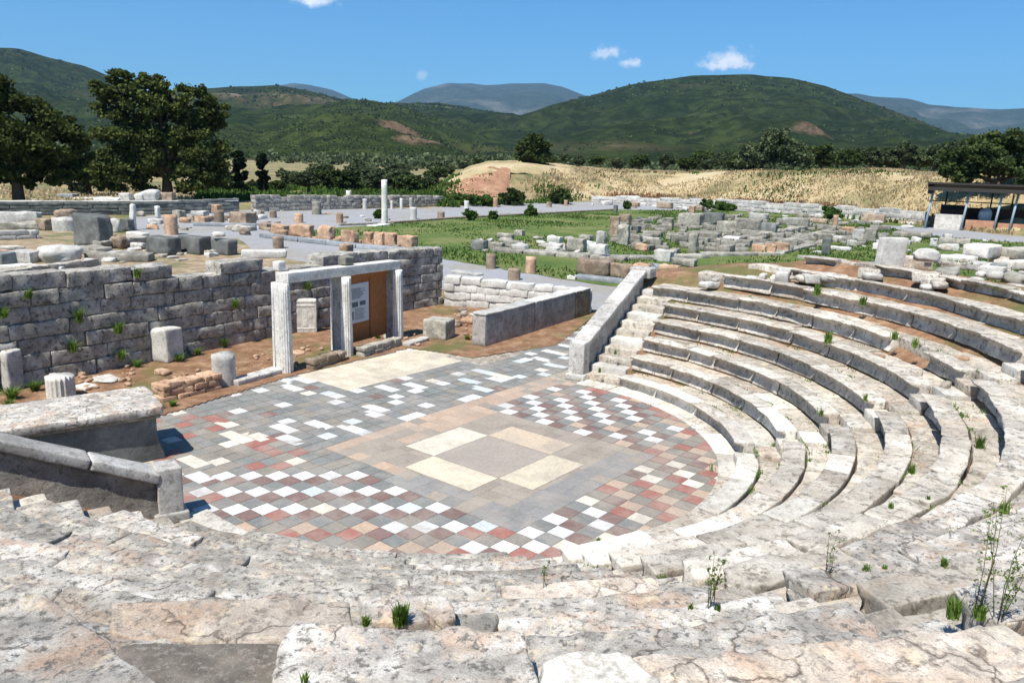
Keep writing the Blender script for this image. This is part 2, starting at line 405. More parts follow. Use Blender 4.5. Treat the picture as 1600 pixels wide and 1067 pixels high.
def lawn_mat():
    mt, t, b = new_mat('mown_grass'); v = coords(t, False)
    n1 = noise(t, v, .22, 5, .6, .3); n2 = noise(t, v, 1.4, 6, .7); n3 = noise(t, v, 9, 6, .8)
    c = ramp(t, n1, [(.38, (.055, .10, .018)), (.5, (.11, .145, .035)), (.62, (.24, .21, .09))])
    c = mix(t, .5, c, ramp(t, n2, [(.35, (.05, .11, .015)), (.65, (.16, .20, .05))]))
    c = mix(t, 1., c, ramp(t, n3, [(.3, G3(.65)), (.7, G3(1.3))]), 'MULTIPLY')
    t.links.new(c, b.inputs['Base Color']); bump(t, b, n3, .9, .05); return mt
M['lawn'] = lawn_mat()
def hill_mat(name, green, dark, soil, samt, blue=0.):
    mt, t, b = new_mat(name); v = coords(t, False)
    n0 = noise(t, v, .0018, 4, .55, .3); n1 = noise(t, v, .007, 6, .6, .5); n2 = noise(t, v, .035, 7, .72); 
    vo = nnode(t, 'ShaderNodeTexVoronoi'); vo.inputs['Scale'].default_value = .075; t.links.new(v, vo.inputs['Vector'])
    c = mix(t, ramp(t, n1, [(.35, G3(0)), (.65, G3(1))]), green, dark)
    c = mix(t, ramp(t, n2, [(.42, G3(0)), (.56, G3(.85))]), c, tuple(x*.55 for x in dark))
    c = mix(t, ramp(t, vo.outputs['Distance'], [(.15, G3(.55)), (.5, G3(0))]), c, tuple(x*.6 for x in dark))
    s = mix(t, 1., ramp(t, n0, [(.56, G3(0)), (.68, G3(samt))]), ramp(t, n2, [(.42, G3(.1)), (.6, G3(1.))]), 'MULTIPLY')
    c = mix(t, s, c, soil)
    t.links.new(c, b.inputs['Base Color']); b.inputs['Specular IOR Level'].default_value = 0
    n = bump(t, b, n2, 1., 9.); bump(t, b, vo.outputs['Distance'], .6, 4., n); return mt
M['hill'] = hill_mat('scrub_covered_hill', (.046, .062, .018), (.022, .036, .012), (.22, .16, .10), .9)
M['hill_bright'] = hill_mat('grassy_green_hill', (.062, .080, .020), (.030, .046, .013), (.26, .17, .10), 1.)
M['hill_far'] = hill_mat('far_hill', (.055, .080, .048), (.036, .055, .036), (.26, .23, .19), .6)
def vcol_mat():
    mt, t, b = new_mat('mosaic_tiles'); at = nnode(t, 'ShaderNodeVertexColor', layer_name='Col'); v = coords(t, False)
    n1 = noise(t, v, 1.5, 6, .65, .4); n2 = noise(t, v, 16, 7, .75); n3 = noise(t, v, 70, 3, .7)
    c = mix(t, 1., at.outputs[0], ramp(t, n2, [(.28, G3(.72)), (.7, G3(1.16))]), 'MULTIPLY')
    c = mix(t, .14, c, (.36, .315, .25)); n4 = noise(t, v, .8, 8, .75, .8)
    c = mix(t, ramp(t, n1, [(.46, G3(0)), (.62, G3(.45))]), c, (.40, .35, .29)); c = mix(t, ramp(t, n4, [(.5, G3(0)), (.6, G3(.35))]), c, (.30, .26, .22))
    nd = noise(t, v, 34, 6, .8); c = mix(t, ramp(t, nd, [(.56, G3(0)), (.66, G3(.6))]), c, (.17, .15, .125))
    c = mix(t, 1., c, ramp(t, n3, [(.3, G3(.85)), (.7, G3(1.08))]), 'MULTIPLY')
    t.links.new(c, b.inputs['Base Color']); b.inputs['Roughness'].default_value = .75; bump(t, b, n2, .4, .01); return mt
M['mosaic'] = vcol_mat()

# ------------------------------------------------------------------ terrain
def az_of(px):
    d = ray(px, horizon(px)); return math.atan2(d[0], d[1])
_azc = {}
_az0 = az_of
def az_of(px):
    k = int(px); 
    if k not in _azc: _azc[k] = (_az0(k), _az0(k+1))
    a, b = _azc[k]; return a+(b-a)*(px-k)
# mound beyond the far wall: azimuth -> (foot distance, ridge row)
_mt = [(-400, 95, 305), (0, 90, 300), (300, 90, 300), (560, 100, 300), (655, 92, 302), (690, 88, 292), (730, 88, 274), (765, 90, 260), (820, 94, 259), (880, 98, 264), (960, 104, 270), (1060, 106, 273), (1200, 98, 270), (1330, 90, 268), (1450, 84, 272), (1600, 78, 277), (2000, 75, 285)]
_maz = np.array([az_of(a[0]) for a in _mt]); _mf = np.array([a[1] for a in _mt], float)+3
_mh = []
for (px, f0, yr) in _mt:
    d1 = f0+3+22
    _mh.append(max(0, CAM[2]+ray(px, yr)[2]/math.hypot(*ray(px, yr)[:2])*d1))
_mh = np.array(_mh)
def ground_h(x, y):
    x = np.atleast_1d(np.asarray(x, float)); y = np.atleast_1d(np.asarray(y, float))
    dx = x-CAM[0]; dy = y-CAM[1]; d = np.hypot(dx, dy); az = np.arctan2(dx, dy)
    f0 = np.interp(az, _maz, _mf); H1 = np.interp(az, _maz, _mh)
    t = np.clip((d-f0)/22., 0, 1); t = t*t*(3-2*t)
    fade = np.exp(-np.clip(d-f0-60, 0, None)/130.)
    P = np.stack([x*.12, y*.12, x*0], 1)
    z = H1*t*fade + np.clip(t, 0, 1)*fbm(P, 3, 3)*.25
    z = z + np.clip((d-160)/300., 0, 1)*2.0*fbm(P*.06, 8, 2)
    front = np.clip((az+1.9)/.2, 0, 1)*np.clip((1.9-az)/.2, 0, 1)
    return z*front
radii = np.concatenate([np.linspace(0, 60, 16), np.linspace(64, 150, 60), 150*np.exp(np.linspace(.03, math.log(12000/150.), 60))])
nA = 300
V = []; F = []
for r in radii:
    for j in range(nA):
        a = 2*math.pi*j/nA; V.append((CAM[0]+r*math.sin(a), CAM[1]+r*math.cos(a), 0))
V = np.array(V); V[:, 2] = ground_h(V[:, 0], V[:, 1])-.012
for i in range(len(radii)-1):
    for j in range(nA): F.append((i*nA+j, (i+1)*nA+j, (i+1)*nA+(j+1) % nA, i*nA+(j+1) % nA))
g = mesh_obj('ground', V, F, M['ground'], origin=np.zeros(3)); tag(g, kind='structure')

# dry field and bare red earth on the mound behind the far wall, laid over the ground
def mound_patch(name, px0, px1, q0, q1, mat, lift, seed, edge=.25):
    V = []; F = []; xs = np.arange(px0, px1+1, 4.0); ds = np.linspace(q0, q1, 60)
    for x in xs:
        a = az_of(x); f0 = np.interp(a, _maz, _mf)
        for q in ds: V.append((CAM[0]+math.sin(a)*(f0+q), CAM[1]+math.cos(a)*(f0+q), 0))
    V = np.array(V); n1_ = fbm(V*.13, seed, 4)
    V[:, 2] = ground_h(V[:, 0], V[:, 1])+lift+.10*fbm(V*.5, seed+3, 3)
    m_ = len(ds)
    U = np.tile(np.linspace(0, 1, m_), len(xs)); X = np.repeat(np.linspace(0, 1, len(xs)), m_)
    e = np.minimum(np.minimum(U, 1-U)*4, np.minimum(X, 1-X)*5)+n1_*edge
    V[:, 2] -= np.clip(.45-e, 0, 1)*2*(lift+.35)
    for i in range(len(xs)-1):
        for k in range(m_-1): F.append((i*m_+k, (i+1)*m_+k, (i+1)*m_+k+1, i*m_+k+1))
    return tag(mesh_obj(name, V, F, mat, origin=np.zeros(3)), kind='structure')
def field_mat(name, c1, c2, c3, sc=.35):
    mt, t, b = new_mat(name); v = coords(t, False); n1 = noise(t, v, sc, 7, .7, .4); n2 = noise(t, v, 3.5, 6, .8)
    c = ramp(t, n1, [(.35, c1), (.5, c2), (.66, c3)]); c = mix(t, 1., c, ramp(t, n2, [(.3, G3(.7)), (.7, G3(1.2))]), 'MULTIPLY')
    t.links.new(c, b.inputs['Base Color']); bump(t, b, n2, 1., .2); return mt
M['field'] = field_mat('golden_dry_field', (.24, .22, .10), (.50, .39, .21), (.62, .51, .32), .12)
M['redearth'] = field_mat('bare_red_earth', (.30, .16, .09), (.44, .24, .14), (.56, .37, .22), .4)
mound_patch('dry_field', 830, 1640, 0, 62, M['field'], .12, 5)
mound_patch('red_earth', 686, 800, 3, 21, M['redearth'], .34, 9, .8)
mound_patch('dry_field', 700, 900, 15, 60, M['field'], .42, 15, .6)

def ridge_hill(name, pts, d_foot, d_ridge, mat, amp, seed, foot_z=0., dx=5, back=1.35, prof=1.0, nv=60):
    xs = np.arange(pts[0][0], pts[-1][0]+1, dx); ys = np.interp(xs, [p[0] for p in pts], [p[1] for p in pts])
    ks = np.array([.25, .5, .25]); ys[1:-1] = np.convolve(ys, ks, 'same')[1:-1]
    V = []; F = []; n = len(xs)
    vs = np.concatenate([np.linspace(0, 1, nv), np.linspace(1.03, back, 8)])
    for x, y in zip(xs, ys):
        d = ray(x, y); hd = math.hypot(d[0], d[1]); e = d[2]/hd; ux, uy = d[0]/hd, d[1]/hd
        Hr = CAM[2]+e*d_ridge
        for v in vs:
            dist = d_foot+(d_ridge-d_foot)*v
            if v <= 1: z = CAM[2]*(1-v)+ (e*dist)*(v**.75) + CAM[2]*v*0 - CAM[2]*(1-v)
            else: z = Hr-(v-1)/(back-1)*(Hr+30)*.8
            V.append((CAM[0]+ux*dist, CAM[1]+uy*dist, z))
    V = np.array(V); m_ = len(vs)
    vv = np.tile(vs, n)
    sc = 1/(d_ridge*.16)
    nz_ = fbm(V*np.array([sc, sc, 0]), seed, 5, 2.1, .52); rd = 1-np.abs(fbm(V*np.array([sc*1.6, sc*1.6, 0])+7, seed+5, 4))*2
    env = np.clip(vv*3, 0, 1)*np.clip((1.0-vv)*4, .13, 1)
    V[:, 2] += (nz_*.6+rd*.55)*amp*env
    for i in range(n-1):
        for k in range(m_-1): F.append((i*m_+k, (i+1)*m_+k, (i+1)*m_+k+1, i*m_+k+1))
    o = mesh_obj(name, V, F, mat, origin=np.zeros(3)); HILLV.append((V, m_, n, d_ridge)); return tag(o, kind='structure')
HILLV = []
ridge_hill('hills', [(-1600, 160), (-900, 110), (-500, 120), (-250, 95), (-100, 76), (0, 73), (30, 75), (80, 90), (130, 101), (180, 120), (240, 150), (300, 190), (380, 232), (420, 246)], 900, 2400, M['hill'], 36, 3)
ridge_hill('hills', [(60, 200), (140, 165), (230, 140), (330, 135), (380, 131), (430, 130), (480, 137), (530, 149), (600, 158), (680, 157), (740, 167), (830, 180), (900, 200), (980, 235), (1020, 250)], 800, 2000, M['hill'], 28, 14)
ridge_hill('hills', [(180, 240), (270, 215), (340, 192), (430, 172), (500, 158), (560, 151), (620, 159), (680, 178), (740, 200), (800, 222), (850, 245), (880, 252)], 480, 1200, M['hill_bright'], 16, 23)
ridge_hill('hills', [(640, 232), (700, 212), (760, 193), (815, 178), (860, 162), (900, 150), (980, 131), (1060, 120), (1100, 115), (1180, 112), (1240, 118), (1290, 130), (1340, 149), (1400, 171), (1470, 195), (1530, 214), (1620, 235), (1800, 255), (2200, 268), (2700, 300)], 560, 1700, M['hill'], 26, 31)
ridge_hill('far_hills', [(380, 170), (430, 132), (455, 129), (480, 132), (520, 142), (560, 158), (600, 162), (620, 159), (660, 140), (700, 129), (730, 131), (760, 133), (800, 129), (850, 129), (880, 137), (920, 151), (980, 175), (1100, 215)], 5000, 9000, M['hill_far'], 130, 41)
ridge_hill('far_hills', [(1180, 190), (1260, 158), (1290, 150), (1340, 147), (1365, 152), (1390, 153), (1420, 154), (1450, 163), (1500, 166), (1560, 171), (1600, 168), (1700, 160), (1900, 150), (2300, 185), (2700, 215), (3200, 306)], 4000, 7500, M['hill_far'], 110, 52)
# ground sheets of the site
def sheet(name, pxpoly, z, mat, zs=0., n=None):
    P = [atz(x, y, zs) for x, y in pxpoly]
    V = np.array([(p[0], p[1], z) for p in P]); o = mesh_obj(name, V, [tuple(range(len(V)))], mat, smooth=False)
    return tag(o, kind='structure')
def ragged(P, step=.6, amp=.25, seed=1):
    P = [np.array(p[:2], float) for p in P]; out = []
    for i in range(len(P)):
        a, b = P[i], P[(i+1) % len(P)]; L = np.linalg.norm(b-a); n = max(1, int(L/step)); nv = np.array([-(b-a)[1], (b-a)[0]])/L
        for k in range(n):
            q = a+(b-a)*k/n; out.append(q+nv*fbm(np.array([[q[0]*.7, q[1]*.7, 0]]), seed, 3)[0]*amp)
    return out
def flat_sheet(name, P, z, mat, amp=.25, seed=1):
    Q = ragged(P, .6, amp, seed); V = np.array([(q[0], q[1], z) for q in Q])
    from mathutils.geometry import tessellate_polygon
    T = tessellate_polygon([[Vector(v) for v in V.tolist()]])
    F = []
    for t_ in T:
        a, b, c = [V[i] for i in t_]; cr = (b[0]-a[0])*(c[1]-a[1])-(b[1]-a[1])*(c[0]-a[0]); F.append(tuple(t_) if cr > 0 else tuple(reversed(t_)))
    return tag(mesh_obj(name, V, F, mat, smooth=False), kind='structure')
def sub_sheet(name, poly, z, mat, step, amp=0, seed=0, kind='structure', zfun=None):
    """polygon filled with a fine grid (world coords)"""
    poly = np.array(poly)[:, :2]; x0, y0 = poly.min(0); x1, y1 = poly.max(0)
    nx = int((x1-x0)/step)+1; ny = int((y1-y0)/step)+1
    gx, gy = np.meshgrid(x0+np.arange(nx+1)*step, y0+np.arange(ny+1)*step, indexing='ij')
    def inside(X, Y):
        c = np.zeros(X.shape, bool); n = len(poly)
        for i in range(n):
            xa, ya = poly[i]; xb, yb = poly[(i+1) % n]
            k = ((ya > Y) != (yb > Y)) & (X < (xb-xa)*(Y-ya)/(yb-ya+1e-12)+xa); c ^= k
        return c
    cin = inside(gx[:-1, :-1]+step/2, gy[:-1, :-1]+step/2)
    P = np.stack([gx.ravel(), gy.ravel(), gx.ravel()*0+z], 1)
    if amp: P[:, 2] += amp*fbm(P*.9+seed, seed, 4)
    if zfun is not None: P[:, 2] += zfun(P[:, 0], P[:, 1])
    I, J = np.nonzero(cin); W = ny+1
    F = np.stack([I*W+J, (I+1)*W+J, (I+1)*W+J+1, I*W+J+1], 1).tolist()
    used = np.unique(np.array(F)); mp = -np.ones(len(P), int); mp[used] = np.arange(len(used))
    F = [tuple(int(mp[i]) for i in f) for f in F]
    return tag(mesh_obj(name, P[used], F, mat), kind=kind)
gp = [atz(*p) for p in ((200, 300+40), (395, 328), (640, 326), (920, 313), (1110, 324), (1300, 334), (1445, 352), (1640, 372), (1700, 400), (1400, 420), (1050, 470), (985, 500), (700, 455), (560, 430), (380, 400), (200, 372))]
flat_sheet('gravel_path', gp, .012, M['gravel'], .35, 2)
lawn_poly = [atz(*p) for p in ((520, 358), (600, 350), (700, 341), (830, 334), (960, 328), (1180, 332), (1300, 340), (1375, 352), (1430, 368), (1600, 380), (1720, 392), (1700, 430), (1400, 455), (1100, 462), (1000, 452), (900, 440), (760, 417), (660, 398), (560, 380), (440, 366), (420, 362))]
flat_sheet('grass_ground', lawn_poly, .03, M['lawn'], .4, 4)
flat_sheet('grass_ground', [atz(*p) for p in ((1100, 326), (1250, 336), (1440, 350), (1440, 356), (1250, 343), (1130, 333))], .035, M['lawn'], .5, 5)

# ------------------------------------------------------------------ theatre
R0, RUN, RISE = 5.12, .715, .325
A_R = math.radians(61); A_L = math.radians(-144)
DR = np.array([math.cos(A_R), math.sin(A_R)]); DL = np.array([math.cos(A_L), math.sin(A_L)])
PR = np.array([2.78, 4.50]); PL = np.array([-3.35, -4.02])       # inner feet of the two end stairs' outer edge (beside the retaining walls)
SW = .98                                                            # width of the end stairs
def polar(a, r, z): return np.array([r*math.cos(a), r*math.sin(a), z])
def hit_line(P, D, off_n, r, sign):
    """angle where the circle of radius r meets the line P + off_n*normal + t D"""
    n = np.array([-D[1], D[0]])*sign; q = P+n*off_n
    b = q@D; c = q@q-r*r; t = -b+math.sqrt(max(0, b*b-c)); p = q+D*t
    return math.atan2(p[1], p[0])
def arc_block(a0, a1, r0, r1, z0, z1, res, amp, seed, recess=0., lip=.055, r=.018, chip=.08, scale=2.6, tilt=0.):
    rm = (r0+r1)/2; L = abs(a1-a0)*rm
    V, F = boxgrid(L, r1-r0, z1-z0, r, res, .045 if recess else None)
    V0 = V.copy(); V = roughen(V, amp, seed, scale, chip, (L, r1-r0, z1-z0))
    if recess:
        w_ = np.clip((-(V0[:, 1])/((r1-r0)/2)-.55)/.4, 0, 1)
        dz = (z1-z0)/2-V0[:, 2]
        V[:, 1] += recess*w_*np.clip((dz-lip)/.03, 0, 1)*(1-.25*np.clip((dz-.2)/.12, 0, 1))
    V[:, 2] += tilt*V0[:, 1]
    am = (a0+a1)/2
    ang = am+V[:, 0]/rm*(1 if a1 > a0 else -1); rad = rm+V[:, 1]
    if a1 < a0: F = [tuple(reversed(f)) for f in F]
    # x grows with the angle, y outwards: that is a left-handed frame, so flip
    F = [tuple(reversed(f)) for f in F]
    return np.stack([rad*np.cos(ang), rad*np.sin(ang), (z0+z1)/2+V[:, 2]], 1), F
ORD = ['first', 'second', 'third', 'fourth', 'fifth', 'sixth', 'seventh', 'eighth', 'ninth', 'tenth', 'eleventh', 'twelfth', 'thirteenth']
SECT = {'upper': 'upper right wedge', 'right': 'lower right wedge', 'near': 'near wedge'}
ST1 = (math.radians(-7), .62); ST2 = (math.radians(-71), .66)
def frange_blocks(a0, a1, rm, L, rs):
    n = max(1, int(round(abs(a1-a0)*rm/L))); c = np.linspace(0, 1, n+1)
    c[1:-1] += rs.uniform(-.22, .22, n-1)/n
    return a0+(a1-a0)*c
UP_START = {6: 57, 7: 52, 8: 46, 9: 39, 10: 33}
for i in range(1, 14):
    r = R0+RUN*(i-1); z = RISE*i
    aR = hit_line(PR, DR, -SW+.0, r, 1); aL = hit_line(PL, DL, SW, r, 1)
    h1, h2 = ST1[1]/r, ST2[1]/r
    wed = []
    a_up = aR
    if i in UP_START: a_up = math.radians(UP_START[i])
    if i <= 9: wed.append(('upper', a_up, ST1[0]))
    if i <= 12: wed.append(('right', ST1[0]-h1, ST2[0]))
    wed.append(('near', ST2[0]-h2, aL))
    r_, z_ = r, z
    for sec, a0, a1 in wed:
        r, z = r_, z_
        if sec == 'upper' and i >= 7: r += .12*(i-6); z += .07 if i == 7 else (.02 if i == 8 else 0)
        if i > 7 and sec == 'near':  # only as far to the left as the picture could see
            a1 = max(a1, math.radians(-128))
        rs = np.random.RandomState(i*17+len(sec))
        am = (a0+a1)/2; base = polar(am, r+.3, max(0, z-RISE))
        near = sec == 'near'
        look = {'upper': 'pale', 'right': 'sunlit', 'near': 'rough'}[sec]
        if i == 1: pos = 'lowest, touching the mosaic kerb'
        else: pos = '%s up from the mosaic' % ORD[i-1]
        row = thing('seat_row', base, '%s stone seat row, %s, %s' % (look, pos, SECT[sec]), 'seat row', 'curved stone seat rows of the theatre')
        big = i >= 8 and near
        L = 1.15 if not near else 1.7
        cuts = frange_blocks(a0, a1, r, L, rs)
        fine = i >= 7 and near
        for k in range(len(cuts)-1):
            b0, b1 = cuts[k], cuts[k+1]; rm = r+.2
            mid = polar((b0+b1)/2, rm, z); dist = math.hypot(mid[0]-CAM[0], mid[1]-CAM[1])
            if mid[1] < CAM[1]-1.2: continue
            res = .16 if dist > 14 else (.10 if dist > 8 else (.05 if dist > 4 else .03))
            amp = .012 if sec != 'near' else .013
            if i >= 6: amp *= 1.7
            if fine: amp = .026
            if sec == 'right' and i >= 5: amp = .03
            gap = (.004+rs.rand()*.012)/rm; sg = 1 if b1 > b0 else -1
            dz = rs.uniform(-.012, .012)*(1 if i < 5 else 1.6); dr = rs.uniform(-.012, .012)*(1 if i < 5 else 2)
            if i >= 6 and sec == 'upper' and rs.rand() < .13: continue
            if sec == 'near' and i >= 10 and min(b0, b1) < math.radians(-89.6): continue
            if (not near) and i <= 5: mat = M['seat_white'] if (i <= 3 and rs.rand() < .45) else M['seat']
            elif near: mat = (M['front_grey'] if rs.rand() < (.85 if i in (2, 4, 6, 8) else .15) else M['front']) if (rs.rand() < .85 or i < 6) else M['front_pink']
            elif sec == 'right' and i >= 6: mat = M['front'] if rs.rand() < .5 else M['seat']
            else: mat = M['seat']
            depth = .36 if not fine else .5
            V, F = arc_block(b0+sg*gap, b1-sg*gap, r+dr, r+depth+dr, z-RISE-.02, z+dz, res, amp, int(rs.randint(1e6)), recess=(.17 if not fine else .05), r=.018 if not fine else .022, chip=.06 if i < 5 else .12, scale=2.6 if not fine else 5., tilt=rs.uniform(-.02, .02))
            mesh_obj('seat', V, F, mat, row)
        cuts = frange_blocks(a0, a1, r+.5, L*1.1, rs)
        for k in range(len(cuts)-1):
            b0, b1 = cuts[k], cuts[k+1]; rm = r+.5
            mid = polar((b0+b1)/2, rm, z)
            if mid[1] < CAM[1]-1.2 or (near and i >= 9 and min(b0, b1) < math.radians(-89.6)): continue
            dist = math.hypot(mid[0]-CAM[0], mid[1]-CAM[1]); res = .18 if dist > 14 else (.11 if dist > 8 else (.055 if dist > 4 else .035))
            gap = (.003+rs.rand()*.012)/rm; sg = 1 if b1 > b0 else -1
            low = .045+rs.uniform(-.012, .02)
            st = r+(.385 if not fine else .52)
            mat = M['tread'] if not near else (M['front_pink'] if rs.rand() < .2 and i > 5 else M['front_grey'])
            if (not near) and i <= 2 and rs.rand() < .3: mat = M['seat_white']
            V, F = arc_block(b0+sg*gap, b1-sg*gap, st, r+RUN+(.14 if not (sec == 'upper' and i >= 6) else .27-.2*rs.rand()**2), z-RISE+.02, z-low-(.02 if near else 0), res, .014 if not fine else .022, int(rs.randint(1e6)), r=.015, chip=.05, scale=2.6 if not fine else 5.)
            mesh_obj('footrest', V, F, mat, row)

def staircase(label, P, D, side, w, n, mat, z00=0.):
    """straight flight from P along D, each step a part"""
    st = thing('stone_stair', (P[0], P[1], 0), label, 'stair', 'stone stairs climbing between the seats')
    nrm = np.array([-D[1], D[0]])*side
    for k in range(n):
        rr = RUN/2
        c = P+D*(rr*k+.26)+nrm*w/2; h = RISE/2*(k+1)
        V, F = boxgrid(.52, w-.02, .24, .018, .1)
        V = roughen(V, .012, 31+k+int(w*100)+int(abs(P[0])*10), 3., .1, (.52, w, .24)); V = rotz(V, math.atan2(D[1], D[0]))
        V += np.array([c[0], c[1], z00+h-.12]); mesh_obj('step', V, F, mat[k % len(mat)], st)
    return st
staircase('steep pale flight of steps against the sloping side wall on the right', PR, DR, -1, SW-.03, 11, [M['seat'], M['pale'], M['seat']])
staircase('rough flight of steps against the left-hand sloping side wall', PL, DL, 1, SW-.03, 12, [M['front'], M['tread']])
for (a, wd), lab, n in ((ST1, 'white worn flight of steps cutting through the right-hand seat rows', 17), (ST2, 'greyish flight of steps rising at the lower right between two wedges', 18)):
    D = np.array([math.cos(a), math.sin(a)]); P = D*R0
    n_ = np.array([D[1], -D[0]])
    staircase(lab, P, D, -1, wd-.02, n, [M['seat_white'], M['tread'], M['seat']] if a > -.5 else [M['front'], M['tread']])

# earth core under the seats
V = []; F = []; nn = 90; rr = np.linspace(5.3, 16.2, 30)
for r in rr:
    for j in range(nn+1):
        a = math.radians(-150)+(math.radians(62)-math.radians(-150))*j/nn
        z = RISE*(r-R0)/RUN-.12
        if a > 0: z = min(z, 2.9-.25*max(0, r-12)-(max(0, math.degrees(a)-35)/30*1.0 if r > 8.6 else 0))
        V.append((r*math.cos(a), r*math.sin(a), z))
V = np.array(V)
V[:, 2] += fbm(V*1.1, 5, 3)*.05*(np.hypot(V[:, 0], V[:, 1]) > 9)
for i in range(len(rr)-1):
    for j in range(nn): F.append((i*(nn+1)+j, (i+1)*(nn+1)+j, (i+1)*(nn+1)+j+1, i*(nn+1)+j+1))
# outer foot of the bank
n0 = len(V); b2 = V[-(nn+1):].copy(); b2[:, :2] *= 1.22; b2[:, 2] = -.3; V = np.concatenate([V, b2])
for j in range(nn): F.append((n0-(nn+1)+j, n0+j, n0+j+1, n0-(nn+1)+j+1))
bank = mesh_obj('earth_bank', V, F, M['soil'], origin=np.zeros(3)); tag(bank, kind='structure')

# retaining walls (analemmata): pillar, sloping wall, coping blocks
def side_wall(label, P, D, side, length, z0, slope, wmat, cuts, pil_h):
    t = thing('retaining_wall', (P[0], P[1], 0), label, 'wall', 'sloping side walls of the theatre')
    nrm = np.array([-D[1], D[0]])*side
    th = .34; ang = math.atan2(D[1], D[0])
    def put(V, s, off): V = rotz(V, ang); V[:, :2] += P+D*s+nrm*off; return V
    V, F = rock_box(.34, th+.06, pil_h, .008, .02, .1, 3, 3., .05); mesh_obj('pillar', put(V, .17, th/2), F, M['marble'], t)
    V, F = rock_box(.46, th+.14, .16, .01, .03, .08, 5); mesh_obj('plinth', put(V, .17, th/2), F, M['marble'], t)
    # body: blocks of the wall under the slope
    n = int(length/.25)+1; Vb = []; Fb = []
    nx, nz2 = int(length/.12), 14
    for sd_ in (0, 1):
        for a in range(nx+1):
            for b in range(nz2+1):
                s = .30+(length-.30)*a/nx; zt = z0+slope*s-.14; Vb.append((s, sd_*th*.86+.02, zt*b/nz2))
    W = (nx+1)*(nz2+1)
    for a in range(nx):
        for b in range(nz2):
            q = (a*(nz2+1)+b, (a+1)*(nz2+1)+b, (a+1)*(nz2+1)+b+1, a*(nz2+1)+b+1)
            Fb.append(q); Fb.append(tuple(W+i for i in reversed(q)))
    for b in range(nz2):
        Fb.append((nx*(nz2+1)+b, W+nx*(nz2+1)+b, W+nx*(nz2+1)+b+1, nx*(nz2+1)+b+1))
        Fb.append((b+1, W+b+1, W+b, b))
    for a in range(nx):
        q = (a*(nz2+1)+nz2, (a+1)*(nz2+1)+nz2, W+(a+1)*(nz2+1)+nz2, W+a*(nz2+1)+nz2); Fb.append(q)
    Vb = np.array(Vb, float); rel = fbm(Vb*np.array([1.6, 3, 2.2]), 8, 4)
    Vb[:, 1] += np.where(Vb[:, 1] > th/2, 1, -1)*(rel*.035)
    Vb2 = np.stack([P[0]+D[0]*Vb[:, 0]+nrm[0]*Vb[:, 1], P[1]+D[1]*Vb[:, 0]+nrm[1]*Vb[:, 1], Vb[:, 2]], 1)
    mesh_obj('wall_body', Vb2, Fb, wmat, t)
    for k in range(len(cuts)-1):
        s0, s1 = cuts[k]+.006, cuts[k+1]-.006; L = (s1-s0)*math.hypot(1, slope)
        V, F = boxgrid(L, th+.10, .15, .03, .09); V = roughen(V, .009, 70+k, 3, .12, (L, th+.1, .15))
        x, z = V[:, 0].copy(), V[:, 2].copy(); ca = 1/math.hypot(1, slope); sa = slope*ca
        V[:, 0] = x*ca-z*sa; V[:, 2] = x*sa+z*ca
        V = put(V, (s0+s1)/2, th/2); V[:, 2] += z0+slope*(s0+s1)/2-.065; mesh_obj('coping', V, F, M['marble'], t)
    return t
side_wall('marble-capped sloping wall with square end pillar on the right of the mosaic', np.array([2.42, 4.52]), DR, -1, 4.0, .86, .36, M['marble'], [.30, 1.0, 2.1, 3.25, 4.0], .95)
side_wall('sloping wall with rounded marble coping at the left edge, ending in a square pillar', np.array([-3.86, -3.42]), DL, 1, 3.6, .62, .46, M['greybrown'], [.30, 1.15, 3.6], .82)
# loose cap stone at the head of the right-hand wall
def block(name, label, cat, p, w, d, h, rot, mat, amp=.02, res=.14, seed=0, r=.03, chip=.12, tilt=(0, 0), group=None, scale=3., parent=None):
    V, F = rock_box(w, d, h, amp, r, res, seed, scale, chip)
    if tilt[0] or tilt[1]:
        V[:, 2] += V[:, 0]*tilt[0]+V[:, 1]*tilt[1]
    V = rotz(V, rot); V = V+np.array([p[0], p[1], p[2] if len(p) > 2 else 0.])
    o = mesh_obj(name, V, F, mat, origin=np.array([p[0], p[1], (p[2] if len(p) > 2 else 0.)]))
    return tag(o, label, cat, group)
pt = np.array([2.42, 4.52])+DR*4.2
block('cap_stone', 'grey cap stone topping the upper end of the right sloping wall', 'stone block', (pt[0]+.2, pt[1], 2.05), .55, .6, .28, A_R, M['marble'], .015, .09, 5)

